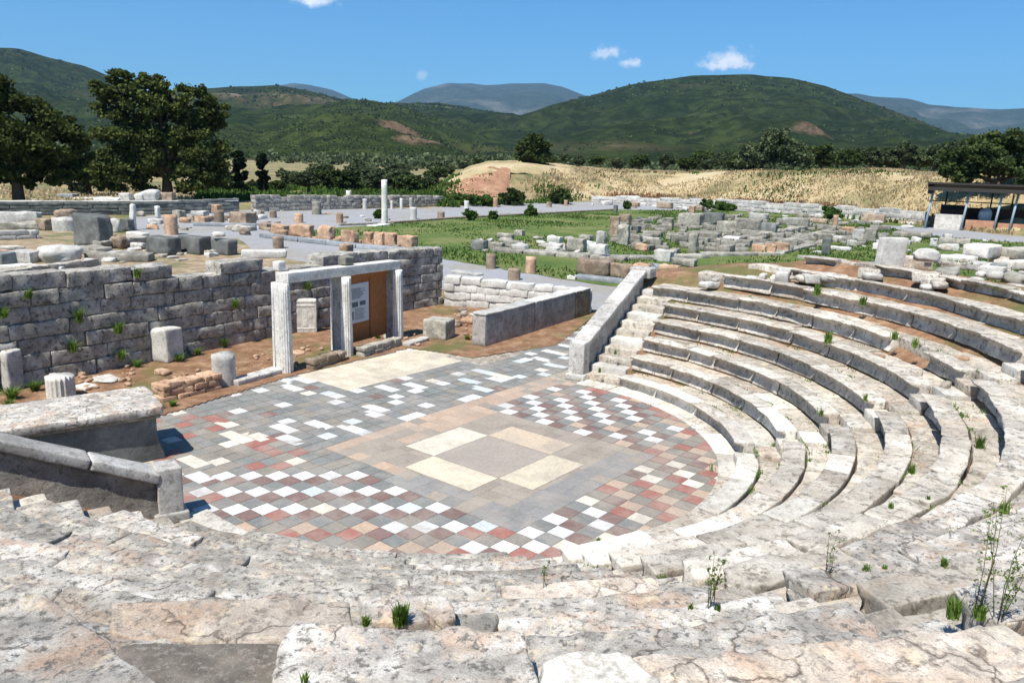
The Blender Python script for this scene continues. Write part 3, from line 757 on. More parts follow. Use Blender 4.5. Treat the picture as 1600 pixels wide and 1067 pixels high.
# broken blocks where the near rows are ruined
def px_slab(name, label, poly, z, th, mat, seed, amp=.03, step=.035, tilt=(0, 0), cat='stone block'):
    P = [atz(x, y, z)[:2] for x, y in poly]; Pn = np.array(P); c0 = Pn.mean(0)
    x0, y0 = Pn.min(0)-.05; x1, y1 = Pn.max(0)+.05
    nx, ny = int((x1-x0)/step), int((y1-y0)/step)
    V, F = boxgrid(x1-x0, y1-y0, th, .02, step); W = V.copy(); W[:, 0] += (x0+x1)/2; W[:, 1] += (y0+y1)/2
    # pull the rectangle's outline onto the polygon by radial scaling
    d = W[:, :2]-c0; ang = np.arctan2(d[:, 1], d[:, 0])
    def rad(poly_, a):
        best = np.full(len(a), 1e9); ux, uy = np.cos(a), np.sin(a); m_ = len(poly_)
        for i in range(m_):
            p, q = poly_[i]-c0, poly_[(i+1) % m_]-c0; e = q-p; den = ux*e[1]-uy*e[0]; den = np.where(np.abs(den) < 1e-9, 1e-9, den)
            t_ = (p[0]*e[1]-p[1]*e[0])/den; u_ = (p[0]*uy-p[1]*ux)/den
            ok = (t_ > 0) & (u_ >= -1e-6) & (u_ <= 1+1e-6); best = np.where(ok & (t_ < best), t_, best)
        return best
    box_ = np.array([(x0, y0), (x1, y0), (x1, y1), (x0, y1)])
    sc_ = rad(Pn, ang)/rad(box_, ang); W[:, :2] = c0+d*sc_[:, None]
    W = W+np.stack([fbm(W*4+seed+k*9, seed+k, 4) for k in range(3)], 1)*amp*np.array([.8, .8, 1])
    W[:, 2] += z-th/2+(W[:, 0]-c0[0])*tilt[0]+(W[:, 1]-c0[1])*tilt[1]
    return tag(mesh_obj(name, W, F, mat, origin=np.array([c0[0], c0[1], z-th])), label, cat)
px_slab('broken_block', 'huge broken pale block filling the lower left corner', [(-80, 930), (70, 927), (100, 945), (160, 990), (262, 1090), (-80, 1120)], 3.34, .42, M['front'], 3, .03)
px_slab('earth_fill', 'flat dull grey-brown patch of packed earth between broken foreground blocks', [(190, 1003), (440, 1004), (470, 1100), (150, 1110)], 3.0, .3, M['earthfill'], 5, .006, .06, cat='earth fill')
px_slab('broken_block', 'long rough block left of centre at the bottom, with a rounded left end', [(428, 1010), (450, 968), (560, 975), (820, 985), (860, 1100), (425, 1110)], 3.12, .36, M['front'], 7, .022)
px_slab('broken_block', 'whitest clean-faced block at the bottom centre', [(840, 1025), (905, 1012), (985, 1015), (1035, 1062), (1040, 1110), (835, 1110)], 3.42, .3, M['seat_white'], 11, .03)
px_slab('broken_block', 'long squared pinkish stone at left, just behind the earth patch', [(170, 940), (330, 933), (545, 938), (552, 992), (420, 1004), (235, 1000), (170, 985)], 2.96, .3, M['front_pink'], 13, .015)
px_slab('broken_block', 'low whitish stone with rough front, beside the bushy green tuft', [(560, 925), (700, 928), (712, 965), (640, 975), (565, 960)], 2.72, .26, M['front'], 17, .03)

# ------------------------------------------------------------------ orchestra floor
GL = np.array([-3.665, -2.090]); PHI = .90221
uu = np.array([math.cos(PHI), math.sin(PHI)])*.2957; vv_ = np.array([math.sin(PHI), -math.cos(PHI)])*.3123
CREAM = (.70, .62, .47); WHITE = (.80, .81, .80); IVORY = (.78, .72, .60); RED = (.33, .115, .09); MAROON = (.185, .105, .095); SLATE = (.185, .20, .195); OLGR = (.24, .22, .185)
PEACH = (.55, .37, .25); BROWN = (.33, .285, .23); BLUE = (.245, .245, .24); PINKB = (.32, .265, .22); SKY = (.64, .72, .75); TAN = (.50, .36, .26)
SKN = np.array([math.sin(math.radians(59)), -math.cos(math.radians(59))])   # towards the audience
def tile_col(i, j, rs):
    ci, cj = 12.59, 8.45
    da, db = i-ci, j-cj
    p = GL+uu*i+vv_*j; rC = math.hypot(*p)
    a, b_ = abs(da), abs(db)
    q = rs.rand()
    # worn, featureless zones round the centre
    if max(a, b_) < 7.2 and not (da < -5.3 and db < 5) :
        if max(a, b_) < 5.2: return BROWN, 0
        if (da < -5 or db > 5) and max(a, b_) < 6.9: return (BLUE if q < .8 else BROWN), 0
        if db < -5 and -5 < da < 11: return (TAN if da > 1 else (TAN if q < .4 else BROWN)), 0
        return (BROWN if q < .6 else PINKB), 0
    if i <= 7 and db > -1.5 and i-j > -9 and i > 5: return (BLUE if q < .75 else BROWN), 0
    if i <= 5 and j >= -1:                       # lower-left chequer
        n = (j-i) % 3
        if j-i < 0: 
            c = [IVORY if q < .35 else SLATE, RED if q < .35 else OLGR, OLGR if q < .5 else SLATE][n]; return c, 1
        if n == 0:
            if i < 3 and j-i >= 9 and not (i == 2 and j == 11): return (TAN if q < .6 else OLGR), 1
            return (WHITE if q < .7 else (SKY if q < .86 else IVORY)), 1
        if n == 1: return (MAROON if q < (.85 if j-i < 9 else .3) else RED), 1
        return (SLATE if q < (.9 if j-i < 9 else .4) else OLGR), 1
    if j >= 15 and i <= 22:                      # lower-right
        if (i, j) in ((6, 16), (8, 16), (7, 17), (10, 17), (9, 18), (5, 17)): return WHITE, 1
        n = (i+j) % 3
        if i < 11: return [(IVORY if q < .4 else TAN), MAROON if q < .7 else OLGR, SLATE][n], 1
        return [(TAN if q < .6 else IVORY), OLGR, RED if q < .8 else MAROON][n], 1
    if j >= 12 and i < 12 and da < 0: return (PINKB if q < .7 else MAROON), 0   # plain diagonal, bottom
    if i >= 20 and j >= 3:                       # upper right lines
        if j > 15: return (RED if q < .4 else OLGR), 1
        n = (i+j) % 3
        if rC > 4.55: return (RED if q < .4 else (TAN if q < .6 else SLATE)), 1
        if n == 0: return (WHITE if q < .85 else TAN), 1
        return ([0, MAROON, SLATE][n] if q < .8 else OLGR), 1
    if db > 3 and i > 15: return (PINKB if q < .5 else OLGR), 0
    if i >= 17 and 4 <= j <= 9:
        if (i+j) % 3 == 0 and 17 < i < 20: return IVORY if q < .8 else WHITE, 1
        return (BROWN if q < .5 else PINKB), 0
    if j > 0 and i > 6: return (TAN if q < .7 else BROWN), 0
    # stage side: slate ground with scattered white slabs
    if 16 <= i <= 33 and -13 <= j <= -8: return CREAM, 2
    if i < 6:
        if q < .13: return IVORY, 1
        if q < .3: return RED, 1
        return (SLATE if q < .55 else OLGR), 1
    if (i*2+j) % 5 == 0 and q < .62: return (WHITE if q < .45 else SKY), 1
    if (i+3*j) % 7 == 0 and i > 7 and q < .6: return (WHITE if q < .42 else IVORY), 1
    if (i+2*j) % 6 == 0 and q < .35: return MAROON, 1
    return (SLATE if q < .8 else (BLUE if q < .9 else OLGR)), 1
V = []; F = []; C = []
rs = np.random.RandomState(4)
lineP = np.array([-4.46, 4.36]); lineD = np.array([math.cos(math.radians(61)), math.sin(math.radians(61))]); lineN = np.array([-lineD[1], lineD[0]])
def on_floor(p):
    r = math.hypot(*p)
    if r < 5.0: return True
    t = (p-np.array([0., 0.]))@lineN       # towards the stage building
    s = p@lineD
    if (p-lineP)@lineN > .05: return False
    if t < .6: return False
    if s > 4.4+.25*t and r > 5.0:
        # right-hand passage
        q = p-np.array([2.42, 4.52]); n_ = np.array([-DR[1], DR[0]])
        return 0.0 < q@n_ < 2.3 and q@DR < 8 and q@DR > -4
    if s < -4.6: return False
    q = p-np.array([-5.0, -1.6]); 
    if (q@DL) > 0 and q@np.array([DL[1], -DL[0]]) > -2.6: return False
    return True
def quad(cx, cy, hu, hv, col, z, jit=0.):
    n = len(V)
    for (a, b) in ((-1, -1), (1, -1), (1, 1), (-1, 1)):
        p = np.array([cx, cy])+uu*a*hu+vv_*b*hv; V.append((p[0], p[1], z+rs.uniform(-jit, jit)))
    F.append((n, n+3, n+2, n+1)); C.append(col)
for i in range(-12, 50):
    for j in range(-32, 30):
        p = GL+uu*i+vv_*j
        if not on_floor(p): continue
        c, kind = tile_col(i, j, rs)
        k = rs.uniform(.86, 1.12); c = tuple(min(.9, x*k) for x in c)
        sh = .485+rs.uniform(-.012, .008) if kind == 1 else .497
        su = sv_ = sh
        if kind == 1 and j < 0 and sum(c) > 1.7 and rs.rand() < .5: sv_ = 1.0  # longer white slabs
        quad(p[0], p[1], su, sv_, c, .010+(.001 if sv_ > .6 else 0)*rs.rand(), .0012)
# centre cross of four cream slabs round a grey-brown square
cx, cy = .714, -.804
hh = 1.4834/2/np.linalg.norm(uu); hk = 1.4834/2/np.linalg.norm(vv_)
def big(a0, a1, b0, b1, col, z=.0155):
    c = np.array([cx, cy])+uu*(a0+a1)/2*hh+vv_*(b0+b1)/2*hk
    quad(c[0], c[1], abs(a1-a0)/2*hh, abs(b1-b0)/2*hk, col, z)
big(-1, 1, -1, 1, (.36, .31, .265))
big(-1, 1, -1.98, -1.01, (.72, .65, .52)); big(-1, 1, 1.01, 1.98, (.66, .57, .42)); big(-1.98, -1.01, -1, 1, (.72, .63, .47)); big(1.01, 1.98, -1, 1, (.60, .48, .35))
me = bpy.data.meshes.new('mosaic_floor'); me.from_pydata(V, [], F)
ca = me.color_attributes.new('Col', 'FLOAT_COLOR', 'CORNER')
ca.data.foreach_set('color', np.repeat(np.array([(*c, 1) for c in C]), 4, axis=0).ravel())
me.materials.append(M['mosaic']); o = bpy.data.objects.new('mosaic_floor', me); COL.objects.link(o); tag(o, kind='structure')
# bedding below the tiles + cream kerb ring
def ring(name, a0, a1, r0, r1, z0, z1, mat, kind=None, n=70, label=None, cat=None):
    V, F = [], []
    for k in range(n+1):
        a = a0+(a1-a0)*k/n
        for (r, z) in ((r0, z0), (r0, z1), (r1, z1), (r1, z0)): V.append((r*math.cos(a), r*math.sin(a), z))
    for k in range(n):
        for q in range(3): F.append((k*4+q, (k+1)*4+q, (k+1)*4+q+1, k*4+q+1))
    o = mesh_obj(name, V, F, mat, origin=np.zeros(3), smooth=False); return tag(o, label, cat, kind=kind)
sub_sheet('floor_bed', [GL+uu*a+vv_*b for a, b in ((-12, -14), (40, -14), (50, 10), (30, 25), (-12, 25))], .004, M['tread'], .4)
kerb = thing('orchestra_kerb', (0, 0, 0), 'flat cream stone kerb ringing the mosaic circle below the lowest seats', 'kerb')
rs2 = np.random.RandomState(9); cuts = frange_blocks(math.radians(58), math.radians(-136), 5, 1.1, rs2)
for k in range(len(cuts)-1):
    V, F = arc_block(cuts[k]-.002, cuts[k+1]+.002, 4.83, 5.30, -.1, .03+rs2.uniform(-.005, .005), .12, .006, k, r=.01, chip=.03)
    mesh_obj('kerb_stone', V, F, M['seat_white'] if k % 3 else M['seat'], kerb)
# packed soil of the stage building and around the passages
soilp = [atz(*p) for p in ((-60, 640), (-60, 560), (420, 500), (690, 470), (940, 486), (870, 540), (740, 560), (640, 545), (450, 590), (240, 655), (0, 720))]
sub_sheet('soil_ground', soilp, .026, M['soil'], .08, .010, 6)

# ------------------------------------------------------------------ stage building
def wall_blocks(name, label, A, B, th, zA, zB, courses, L, mat, seed, res=.16, amp=.02, cat='wall', group=None, back=None, drop=0., base=0., fill=.94):
    """coursed wall from A to B (2-D points), one mesh of separate bevelled stones; heights zA..zB"""
    A = np.array(A[:2]); B = np.array(B[:2]); D = B-A; LL = np.linalg.norm(D); D = D/LL; N = np.array([-D[1], D[0]])
    rs = np.random.RandomState(seed); parts = []
    ch = max(zA, zB)/courses
    for c in range(courses):
        x = -rs.rand()*L*.6
        hc = ch
        while x < LL:
            l = L*rs.uniform(.6, 1.5); x0 = max(x, 0); x1 = min(x+l, LL); x += l
            if x1-x0 < .12: continue
            u = (x0+x1)/2/LL; top = zA+(zB-zA)*u
            if abs(zA-zB) < .01 and c*ch > top-ch*.45: continue
            if c == courses-1 and rs.rand() < drop: continue
            z0 = c*ch*min(1, top/max(zA, zB)) if abs(zA-zB) > .01 else c*ch
            z1 = z0+hc*(min(1, top/max(zA, zB)) if abs(zA-zB) > .01 else 1)
            inset = rs.uniform(0, .10)
            V, F = boxgrid(x1-x0-.02, th*fill-inset, z1-z0-.015, .016, res)
            V = roughen(V, amp, int(rs.randint(1e6)), 3.2, .14, (x1-x0, th, z1-z0))
            V += np.array([(x0+x1)/2, 0, (z0+z1)/2+base+rs.uniform(-.006, .006)])
            parts.append((V, F))
    V, F = boxgrid(LL-.1, th*.7, (zA+zB)/2*.86, .02, .5); V[:, 2] += (zA+zB)/2*.43+base; V[:, 0] += LL/2
    if abs(zA-zB) > .01: V[:, 2] = base+(V[:, 2]-base)*(zA+(zB-zA)*V[:, 0]/LL)/((zA+zB)/2)
    parts.append((V, F))
    V, F = merge(parts)
    W = np.stack([A[0]+D[0]*V[:, 0]+N[0]*V[:, 1], A[1]+D[1]*V[:, 0]+N[1]*V[:, 1], V[:, 2]], 1)
    o = mesh_obj(name, W, F, mat, origin=np.array([(A[0]+B[0])/2, (A[1]+B[1])/2, base])); return tag(o, label, cat, group)
b1 = atz(-120, 640); b2_ = atz(120, 590); b3 = atz(262, 560); b4 = atz(420, 520); b5 = atz(692, 476)
dirw = (b5-b2_)[:2]; dirw /= np.linalg.norm(dirw)
A = b2_[:2]-dirw*6.5; B = b5[:2]; nw = np.array([-dirw[1], dirw[0]])*.35
wall_blocks('stone_wall', 'tall grey coursed stone wall running behind the columns on the left', A+nw, B+nw, .75, 2.66, 2.06, 7, 1.05, M['wall'], 3, .09, .024, drop=.12)
# top course fragments that are lighter
wall_blocks('stone_wall', 'low pale wall with orange joints running right from the tall grey wall', b5[:2]+np.array([.1, -.1]), atz(925, 492)[:2]+np.array([0, .3]), .6, 1.10, .84, 4, .85, M['pale'], 8, .13, .03)
# parodos walls
P0 = atz(757, 543)[:2]; P1 = atz(925, 491)[:2]; Dp = (P1-P0)/np.linalg.norm(P1-P0); Np = np.array([-Dp[1], Dp[0]])
t = thing('passage_wall', (P0[0], P0[1], 0), 'smooth grey marble wall with pale square end, lining the right-hand passage', 'wall')
for k, (s0, s1, mt) in enumerate(((0, 2.7, M['marble']), (2.7, 5.3, M['marble']), (5.3, 6.4, M['brown']))):
    V, F = rock_box(s1-s0-.01, .44, .9, .008, .02, .12, 40+k, 2.4, .06); V = rotz(V, math.atan2(Dp[1], Dp[0])); V[:, :2] += P0+Dp*(s0+s1)/2+Np*.22; mesh_obj('wall_block', V, F, mt, t)
    V, F = rock_box(s1-s0-.02, .47, .06, .012, .02, .1, 50+k, 3.4, .1); V[:, 2] += .897; V = rotz(V, math.atan2(Dp[1], Dp[0])); V[:, :2] += P0+Dp*(s0+s1)/2+Np*.22; mesh_obj('cap_slab', V, F, M['pale'], t)
n1 = np.array([-5.10, -1.55]); f1 = np.array([-5.62, -.35]); dl = DL
t = thing('passage_wall', (n1[0], n1[1], 0), 'massive dark-sided wall under a broad pale capping slab at the left edge', 'wall')
Dn = (f1-n1); Lw = np.linalg.norm(Dn); Dn /= Lw
cc = (n1+f1)/2+dl*1.25
V, F = boxgrid(2.5, Lw*.94, .86, .02, .14); V = roughen(V, .008, 3, 2.5); 
sel = V[:, 2] < 0; V[sel, 0] -= (-V[sel, 2]*.28)*(V[sel, 0] < -1)   # flared foot at the mosaic end
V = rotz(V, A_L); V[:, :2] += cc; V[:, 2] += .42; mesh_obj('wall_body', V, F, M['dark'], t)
V, F = boxgrid(2.75, Lw*1.12, .15, .03, .1); V = roughen(V, .02, 9, 3, .15, (2.75, Lw*1.12, .15)); V = rotz(V, A_L); V[:, :2] += cc; V[:, 2] += .90; mesh_obj('capping_slab', V, F, M['front'], t)
V, F = boxgrid(2.6, Lw*1.04, .07, .02, .12); V = rotz(V, A_L); V[:, :2] += cc; V[:, 2] += .80; mesh_obj('moulding', V, F, M['grey'], t)

# columns of the stage front
CP = [np.array([-5.47, 2.96]), np.array([-4.46, 4.36]), np.array([-3.38, 6.17]), np.array([-2.35, 8.31])]
Ld = np.array([math.cos(math.radians(61)), math.sin(math.radians(61))]); Ln = np.array([-Ld[1], Ld[0]])  # Ln: away from audience
aN = math.atan2(-Ln[1], -Ln[0])
def double_pillar(P, h, label, core, rad=.19, depth=.34, flat=False):
    t = thing('pillar', (P[0], P[1], 0), label, 'column', 'standing double half-columns of the stage front')
    V, F = column(rad*1.02, rad*.86, h, 18, 3, seg=54, half=(aN-math.pi/2-.15, aN+math.pi/2+.15), broken=0, rough=.002, nz_=10)
    V[:, :2] += P; mesh_obj('half_column', V, F, M['white'], t)
    V, F = rock_box(rad*1.75, depth, h, .003, .01, .2, 2, 2, 0); V = rotz(V, math.atan2(Ld[1], Ld[0])); V[:, :2] += P+Ln*(depth/2+.02); mesh_obj('shaft_core', V, F, core, t)
    V, F = column(rad*.98, rad*.86, h, 0, 3, seg=16, half=(aN+math.pi/2, aN+3*math.pi/2), broken=0, rough=.002); V[:, :2] += P+Ln*(depth+.02); mesh_obj('rear_half_column', V, F, M['white'], t)
    return t
hc = [hat((*CP[1],), 445, 440), hat((*CP[2],), 541, 430), hat((*CP[3],), 617, 419)]
hbar = [2.19, 2.12, 2.04]
double_pillar(CP[1], hbar[0], 'tall white fluted pillar at the left end of the lintel', M['white'], rad=.18, depth=.16)
double_pillar(CP[2], hbar[1], 'white fluted pillar under the middle of the lintel, left of the sign', M['marble'], depth=.26)
double_pillar(CP[3], hbar[2], 'white fluted pillar at the right end of the lintel, right of the sign', M['marble'], depth=.24)
A = CP[1]+Ld*.02+Ln*.06; B = CP[3]+Ld*.12+Ln*.16; Lb = np.linalg.norm(B-A)
V, F = boxgrid(Lb, .40, .24, .012, .2); V = roughen(V, .004, 2); V[:, 2] += np.interp(V[:, 0], [-Lb/2, Lb/2], [hbar[0], hbar[2]])+.125
V = rotz(V, math.atan2((B-A)[1], (B-A)[0])); V[:, :2] += (A+B)/2
o = mesh_obj('lintel', V, F, M['white']); tag(o, 'long pale marble lintel lying across the three white pillars', 'lintel')
p = A+(B-A)*.53+Ln*.03; block('stone_block', 'small pitted block lying on the lintel above the middle pillar', 'stone block', (p[0], p[1], 2.37), .34, .26, .22, A_R, M['grey'], .012, .06, 3)
p = A+(B-A)*.03+Ln*.2; block('stone_block', 'white marble piece standing behind the left end of the lintel', 'stone block', (p[0], p[1], 2.44), .26, .2, .24, A_R, M['white'], .008, .06, 4)
# stub columns
def stub(px, py, ptop, wpx, mat, label, flutes=0, taper=.93, cat='column stub', group='column stubs', z=0., seed=None, name='column_stub', broken=.04):
    p = atz(px, py, z); dist = np.linalg.norm(p-CAM); r = wpx/FPX*dist/2*.96; h = hat(p, px, ptop)-z
    h = max(h-.5*r*(CAM[2]-z)/dist, .12)
    p2 = p+np.array([p[0]-CAM[0], p[1]-CAM[1], 0])/np.hypot(*(p-CAM)[:2])*r
    V, F = column(r, r*taper, h, flutes, seed or int(px), nz_=6, rough=.012 if not flutes else .002, broken=broken)
    V += p2*np.array([1, 1, 0])+np.array([0, 0, z]); o = mesh_obj(name, V, F, mat, origin=np.array([p2[0], p2[1], z])); return tag(o, label, cat, group)
stub(351, 606, 553, 36, M['pale'], 'pale broken column stub between low rubble wall and flat slab', 0, .97)
stub(97, 627, 588, 38, M['white'], 'short white fluted column stub beside the broad capping slab', 18, 1.)
def wpt(px, py, z=0.): return atz(px, py, z)
wall_blocks('low_wall', 'low orange and white rubble wall left of the pale column stub', wpt(246, 628)[:2]-SKN*.0, wpt(340, 606)[:2], .5, .40, .40, 3, .28, M['orange'], 12, .07, .03, 'wall')
wall_blocks('low_wall', 'dark rubble sill at the foot of the middle pillar', wpt(482, 579)[:2], wpt(535, 562)[:2], .36, .30, .26, 2, .4, M['brown'], 15, .08, .03)
wall_blocks('low_wall', 'grey rubble sill between middle and right pillars below the sign', wpt(562, 558)[:2], wpt(622, 540)[:2], .36, .28, .26, 2, .5, M['grey'], 16, .08, .03)
def strip_block(label, p0, p1, d, h, mat, name='stone_slab', cat='stone slab', seed=1, z=0., amp=.015):
    a, b = wpt(*p0, z)[:2], wpt(*p1, z)[:2]; L = np.linalg.norm(b-a); dr = (b-a)/L; c = (a+b)/2+np.array([-dr[1], dr[0]])*d/2
    return block(name, label, cat, (c[0], c[1], z), L, d, h, math.atan2(dr[1], dr[0]), mat, amp, .1, seed)
strip_block('low flat grey slab between pale column stub and left pillar', (372, 605), (450, 582), .36, .14, M['marble'], seed=3)
strip_block('small flat slab right of the right pillar', (640, 543), (672, 533), .3, .12, M['pale'], seed=4)
# sign board in the doorway
S0 = CP[2]+Ld*.26+Ln*.34; S1 = CP[3]-Ld*.22+Ln*.34; Ls = np.linalg.norm(S1-S0)
t = thing('information_sign', ((S0+S1)[0]/2, (S0+S1)[1]/2, 0), 'brown wooden information board with pale panel, under the lintel at right', 'sign')
aS = math.atan2(Ld[1], Ld[0])
def onsign(u0, u1, z0, z1, d0, d1, mat, nm, par):
    V, F = boxgrid(u1-u0, d1-d0, z1-z0, .004, .6); V[:, 0] += (u0+u1)/2; V[:, 1] += -(d0+d1)/2; V[:, 2] += (z0+z1)/2
    V = rotz(V, aS); V[:, :2] += S0; return mesh_obj(nm, V, F, mat, par, smooth=False)
onsign(0, Ls, .18, 2.03, -.03, 0, M['wood'], 'backboard', t)
onsign(0, .10, .0, 2.03, 0, .05, M['wood'], 'post', t); onsign(Ls*.60, Ls*.60+.07, .18, 1.9, 0, .03, M['wood'], 'batten', t); onsign(.10, Ls, 1.92, 2.03, 0, .045, M['wood'], 'rail', t)
panel = onsign(.16, Ls*.57, .72, 1.80, 0, .02, M['paper'], 'panel', t)
parts = []; rs = np.random.RandomState(5); u0, u1 = .16, Ls*.57
def mark(ua, ub, za, zb):
    V, F = boxgrid(ub-ua, .004, zb-za, .0005, 9); V[:, 0] += (ua+ub)/2; V[:, 1] += -.0225; V[:, 2] += (za+zb)/2; V = rotz(V, aS); V[:, :2] += S0; parts.append((V, F))
wd_ = u1-u0
for k in range(10): mark(u0+wd_*.12, u0+wd_*rs.uniform(.55, .85), 1.66-k*.03, 1.672-k*.03)
mark(u0+wd_*.15, u0+wd_*.5, 1.16, 1.30); mark(u0+wd_*.58, u0+wd_*.85, 1.18, 1.30); mark(u0+wd_*.1, u0+wd_*.3, .82, 1.05)
for k in range(9): mark(u0+wd_*.36, u0+wd_*rs.uniform(.7, .9), 1.10-k*.036, 1.112-k*.036)
V, F = merge(parts)
mk = bpy.data.meshes.new('print'); 
mo = mesh_obj('print', V, F, M['ink'], t, smooth=False); w0 = mo.matrix_world.copy(); mo.parent = panel; mo.location = mo.location-panel.location
# loose pieces in the stage area
def pblock(x0, x1, yt, yb, mat, label, dr=.8, rot=-29, name='stone_block', cat='stone block', z=0., seed=None, amp=None, hscale=1., shape='b', group=None, chip=.14, tilt=(0, 0), r=None):
    """stone whose visible foot sits at (x0..x1, yb): width from the picture, depth = dr * width"""
    p = atz((x0+x1)/2, yb, z); dist = np.linalg.norm(p-CAM); wv = (x1-x0)/FPX*dist
    az = math.atan2(p[0]-CAM[0], p[1]-CAM[1]); rr = math.radians(rot)+az
    w = wv/(abs(math.cos(rr))+dr*abs(math.sin(rr))); d = w*dr
    hd = (w*abs(math.sin(rr))+d*abs(math.cos(rr)))
    ht = (hat(p, (x0+x1)/2, yt)-z); hh_ = (ht-hd*(CAM[2]-z)/(dist+hd))/(1-hd/(dist+hd)*1.0)
    hh_ = max(hh_, .22*ht, .08)*hscale
    dirv = (p-CAM)[:2]/np.hypot(*(p-CAM)[:2]); c = p[:2]+dirv*hd/2
    sd_ = seed if seed is not None else int(x0*7+yb)
    small = max(w, d, hh_)
    res = min(.4, max(.05, small/11)); am = amp if amp is not None else small*.02
    if dist > 30: am = max(am, small*.038); chip = max(chip, .32)
    if shape == 'b':
        V, F = rock_box(w, d, hh_, am, r or min(.05, small*.04), res, sd_, 2.4/max(.5, small), chip)
        if tilt[0] or tilt[1]: V[:, 2] += (V[:, 0]*tilt[0]+V[:, 1]*tilt[1])*(V[:, 2] > hh_*.3)
    else: V, F = boulder(w*1.05, d*1.05, hh_*1.05, sd_)
    V = rotz(V, math.radians(rot)); V = V+np.array([c[0], c[1], z])
    o = mesh_obj(name, V, F, mat, origin=np.array([c[0], c[1], z])); return tag(o, label, cat, group)
pblock(237, 285, 507, 570, M['pale'], 'upright pale square block standing against the tall grey wall', .9, -22)
pblock(660, 712, 493, 533, M['grey'], 'squat grey cubic block right of the pillars', .85, -22)
st_ = pblock(-24, 31, 535, 616, M['marble'], 'grey stele with a recessed pale panel at the left picture edge', .35, -22)
_c = np.array(st_.location); V, F = boxgrid(.46, .03, .36, .01, .1); V = rotz(V, math.radians(-22)); fr = np.array([math.sin(math.radians(-22)), -math.cos(math.radians(-22)), 0]); _dd = st_.dimensions.y*.0+.175
mesh_obj('panel', V+_c+fr*.19+np.array([0, 0, .38]), F, M['paper'], st_, smooth=False)
pblock(192-0, 232, 560, 566, M['grey'], 'thin flat stone lying at the foot of the tall wall', .5, -29)
# leaning relief slab
p = atz(483, 521); block('relief_slab', 'white marble relief slab leaning against the tall wall behind the left pillar', 'relief', (p[0]-.1, p[1]+.1, 0), .62, .2, 1.02, math.radians(12), M['white'], .008, .08, 7, tilt=(0, 0), group=None)
rl = bpy.data.objects['relief_slab']; _q = []
for (za, zb, xa, xb) in ((.80, .86, -.26, .26), (.93, .97, -.28, .28), (.12, .17, -.27, .27), (.2, .72, -.10, .06), (.45, .6, .06, .2)):
    V, F = boxgrid(xb-xa, .03, zb-za, .012, .1); V += np.array([(xa+xb)/2, -.095, (za+zb)/2]); _q.append((V, F))
V, F = merge(_q); V = rotz(V, math.radians(12)); mesh_obj('carved_relief', V+np.array(rl.location), F, M['white'], rl)
for (x0, x1, yt, yb, mt, lb, sh) in (
    (700, 722, 497, 512, 'brown', 'small brown rubble stone behind the passage wall end', 'r'),
    (718, 746, 492, 508, 'orange', 'pinkish rubble stone touching the passage wall end', 'r'),
    (240, 268, 572, 590, 'orange', 'orange rough stone behind the low rubble wall', 'r'),
    (52, 76, 575, 592, 'orange', 'orange stone beside the grey stele', 'r'),
    (100, 150, 566, 590, 'orange', 'broad reddish rubble heap below the tall wall', 'r'),
    (140, 190, 582, 602, 'pale', 'pale crumbling stone right of the white fluted stub', 'r'),
    (118, 150, 600, 612, 'white', 'small white stone behind the white fluted stub', 'b'),
    (452, 478, 545, 556, 'orange', 'small reddish stone behind the left pillar', 'r')):
    pblock(x0, x1, yt, yb, M[mt], lb, .8, -20, 'rubble_stone' if sh == 'r' else 'stone_block', 'rubble' if sh == 'r' else 'stone block', shape='r' if sh == 'r' else 'b')
rs = np.random.RandomState(77); parts = []
for k in range(170):
    if k < 70: x, y = rs.uniform(80, 210), rs.uniform(565, 612)
    else: x, y = rs.uniform(230, 750), rs.uniform(0, 1); y = np.interp(x, [230, 450, 620, 750], [600, 545, 515, 500])+y*34
    p = atz(x, y); s = rs.uniform(.03, .12); V, F = boulder(s*1.5, s, s*.8, k, 5); V = rotz(V, rs.rand()*3)+p+np.array([0, 0, .02]); parts.append((V, F))
V, F = merge(parts); tag(mesh_obj('scattered_gravel', V, F, M['orange']), kind='stuff', label=None)

# ------------------------------------------------------------------ earth terrace with loose stones behind the tall wall
ZT = 1.66
tp = [atz(*p, ZT) for p in ((-200, 440), (-200, 372), (0, 362), (120, 362), (200, 366), (235, 372), (372, 374), (400, 396))]
nh = np.array([-dirw[1], dirw[0]])*.45
for t_ in (8.6, 5, 0, -6.4): q = b2_[:2]+dirw*t_+nh; tp.append(np.array([q[0], q[1], 0]))
V = np.array([(p[0], p[1], ZT) for p in tp]+[(p[0], p[1], -.05) for p in tp]); n = len(tp)
F = [tuple(range(n))[::-1]]+[(i, i+n, (i+1) % n+n, (i+1) % n) for i in range(n)]
flat_sheet('earth_terrace', tp, ZT+.02, M['drysoil'], .06, 3)
tag(mesh_obj('terrace_side', V, F[1:], M['soil'], smooth=False, origin=np.zeros(3)), kind='structure')
Z2 = ZT+.02
def zat(px, py): return atz(px, py, Z2)
wall_blocks('low_wall', 'low wall of tightly packed pale blocks at the back of the terrace, left', zat(-30, 376), zat(60, 372), .6, .38, .34, 2, .8, M['pale'], 61, .12, .03, base=Z2-.02)
wall_blocks('low_wall', 'low broken wall of grey blocks on the terrace, behind the long low slab', zat(150, 390), zat(236, 381), .5, .30, .34, 2, .7, M['grey'], 62, .12, .035, base=Z2-.02)
wall_blocks('low_wall', 'row of rough blocks along the terrace edge, in front of the long whitish slab', zat(-40, 440), zat(150, 416), .5, .26, .26, 1, .75, M['seat'], 63, .1, .04, base=Z2-.02)
wall_blocks('low_wall', 'low line of stones on the gravel before the long dark wall', atz(300, 346), atz(402, 344), .6, .4, .4, 1, .9, M['brown'], 64, .2, .05)
GB = 'loose stones behind the tall grey wall'
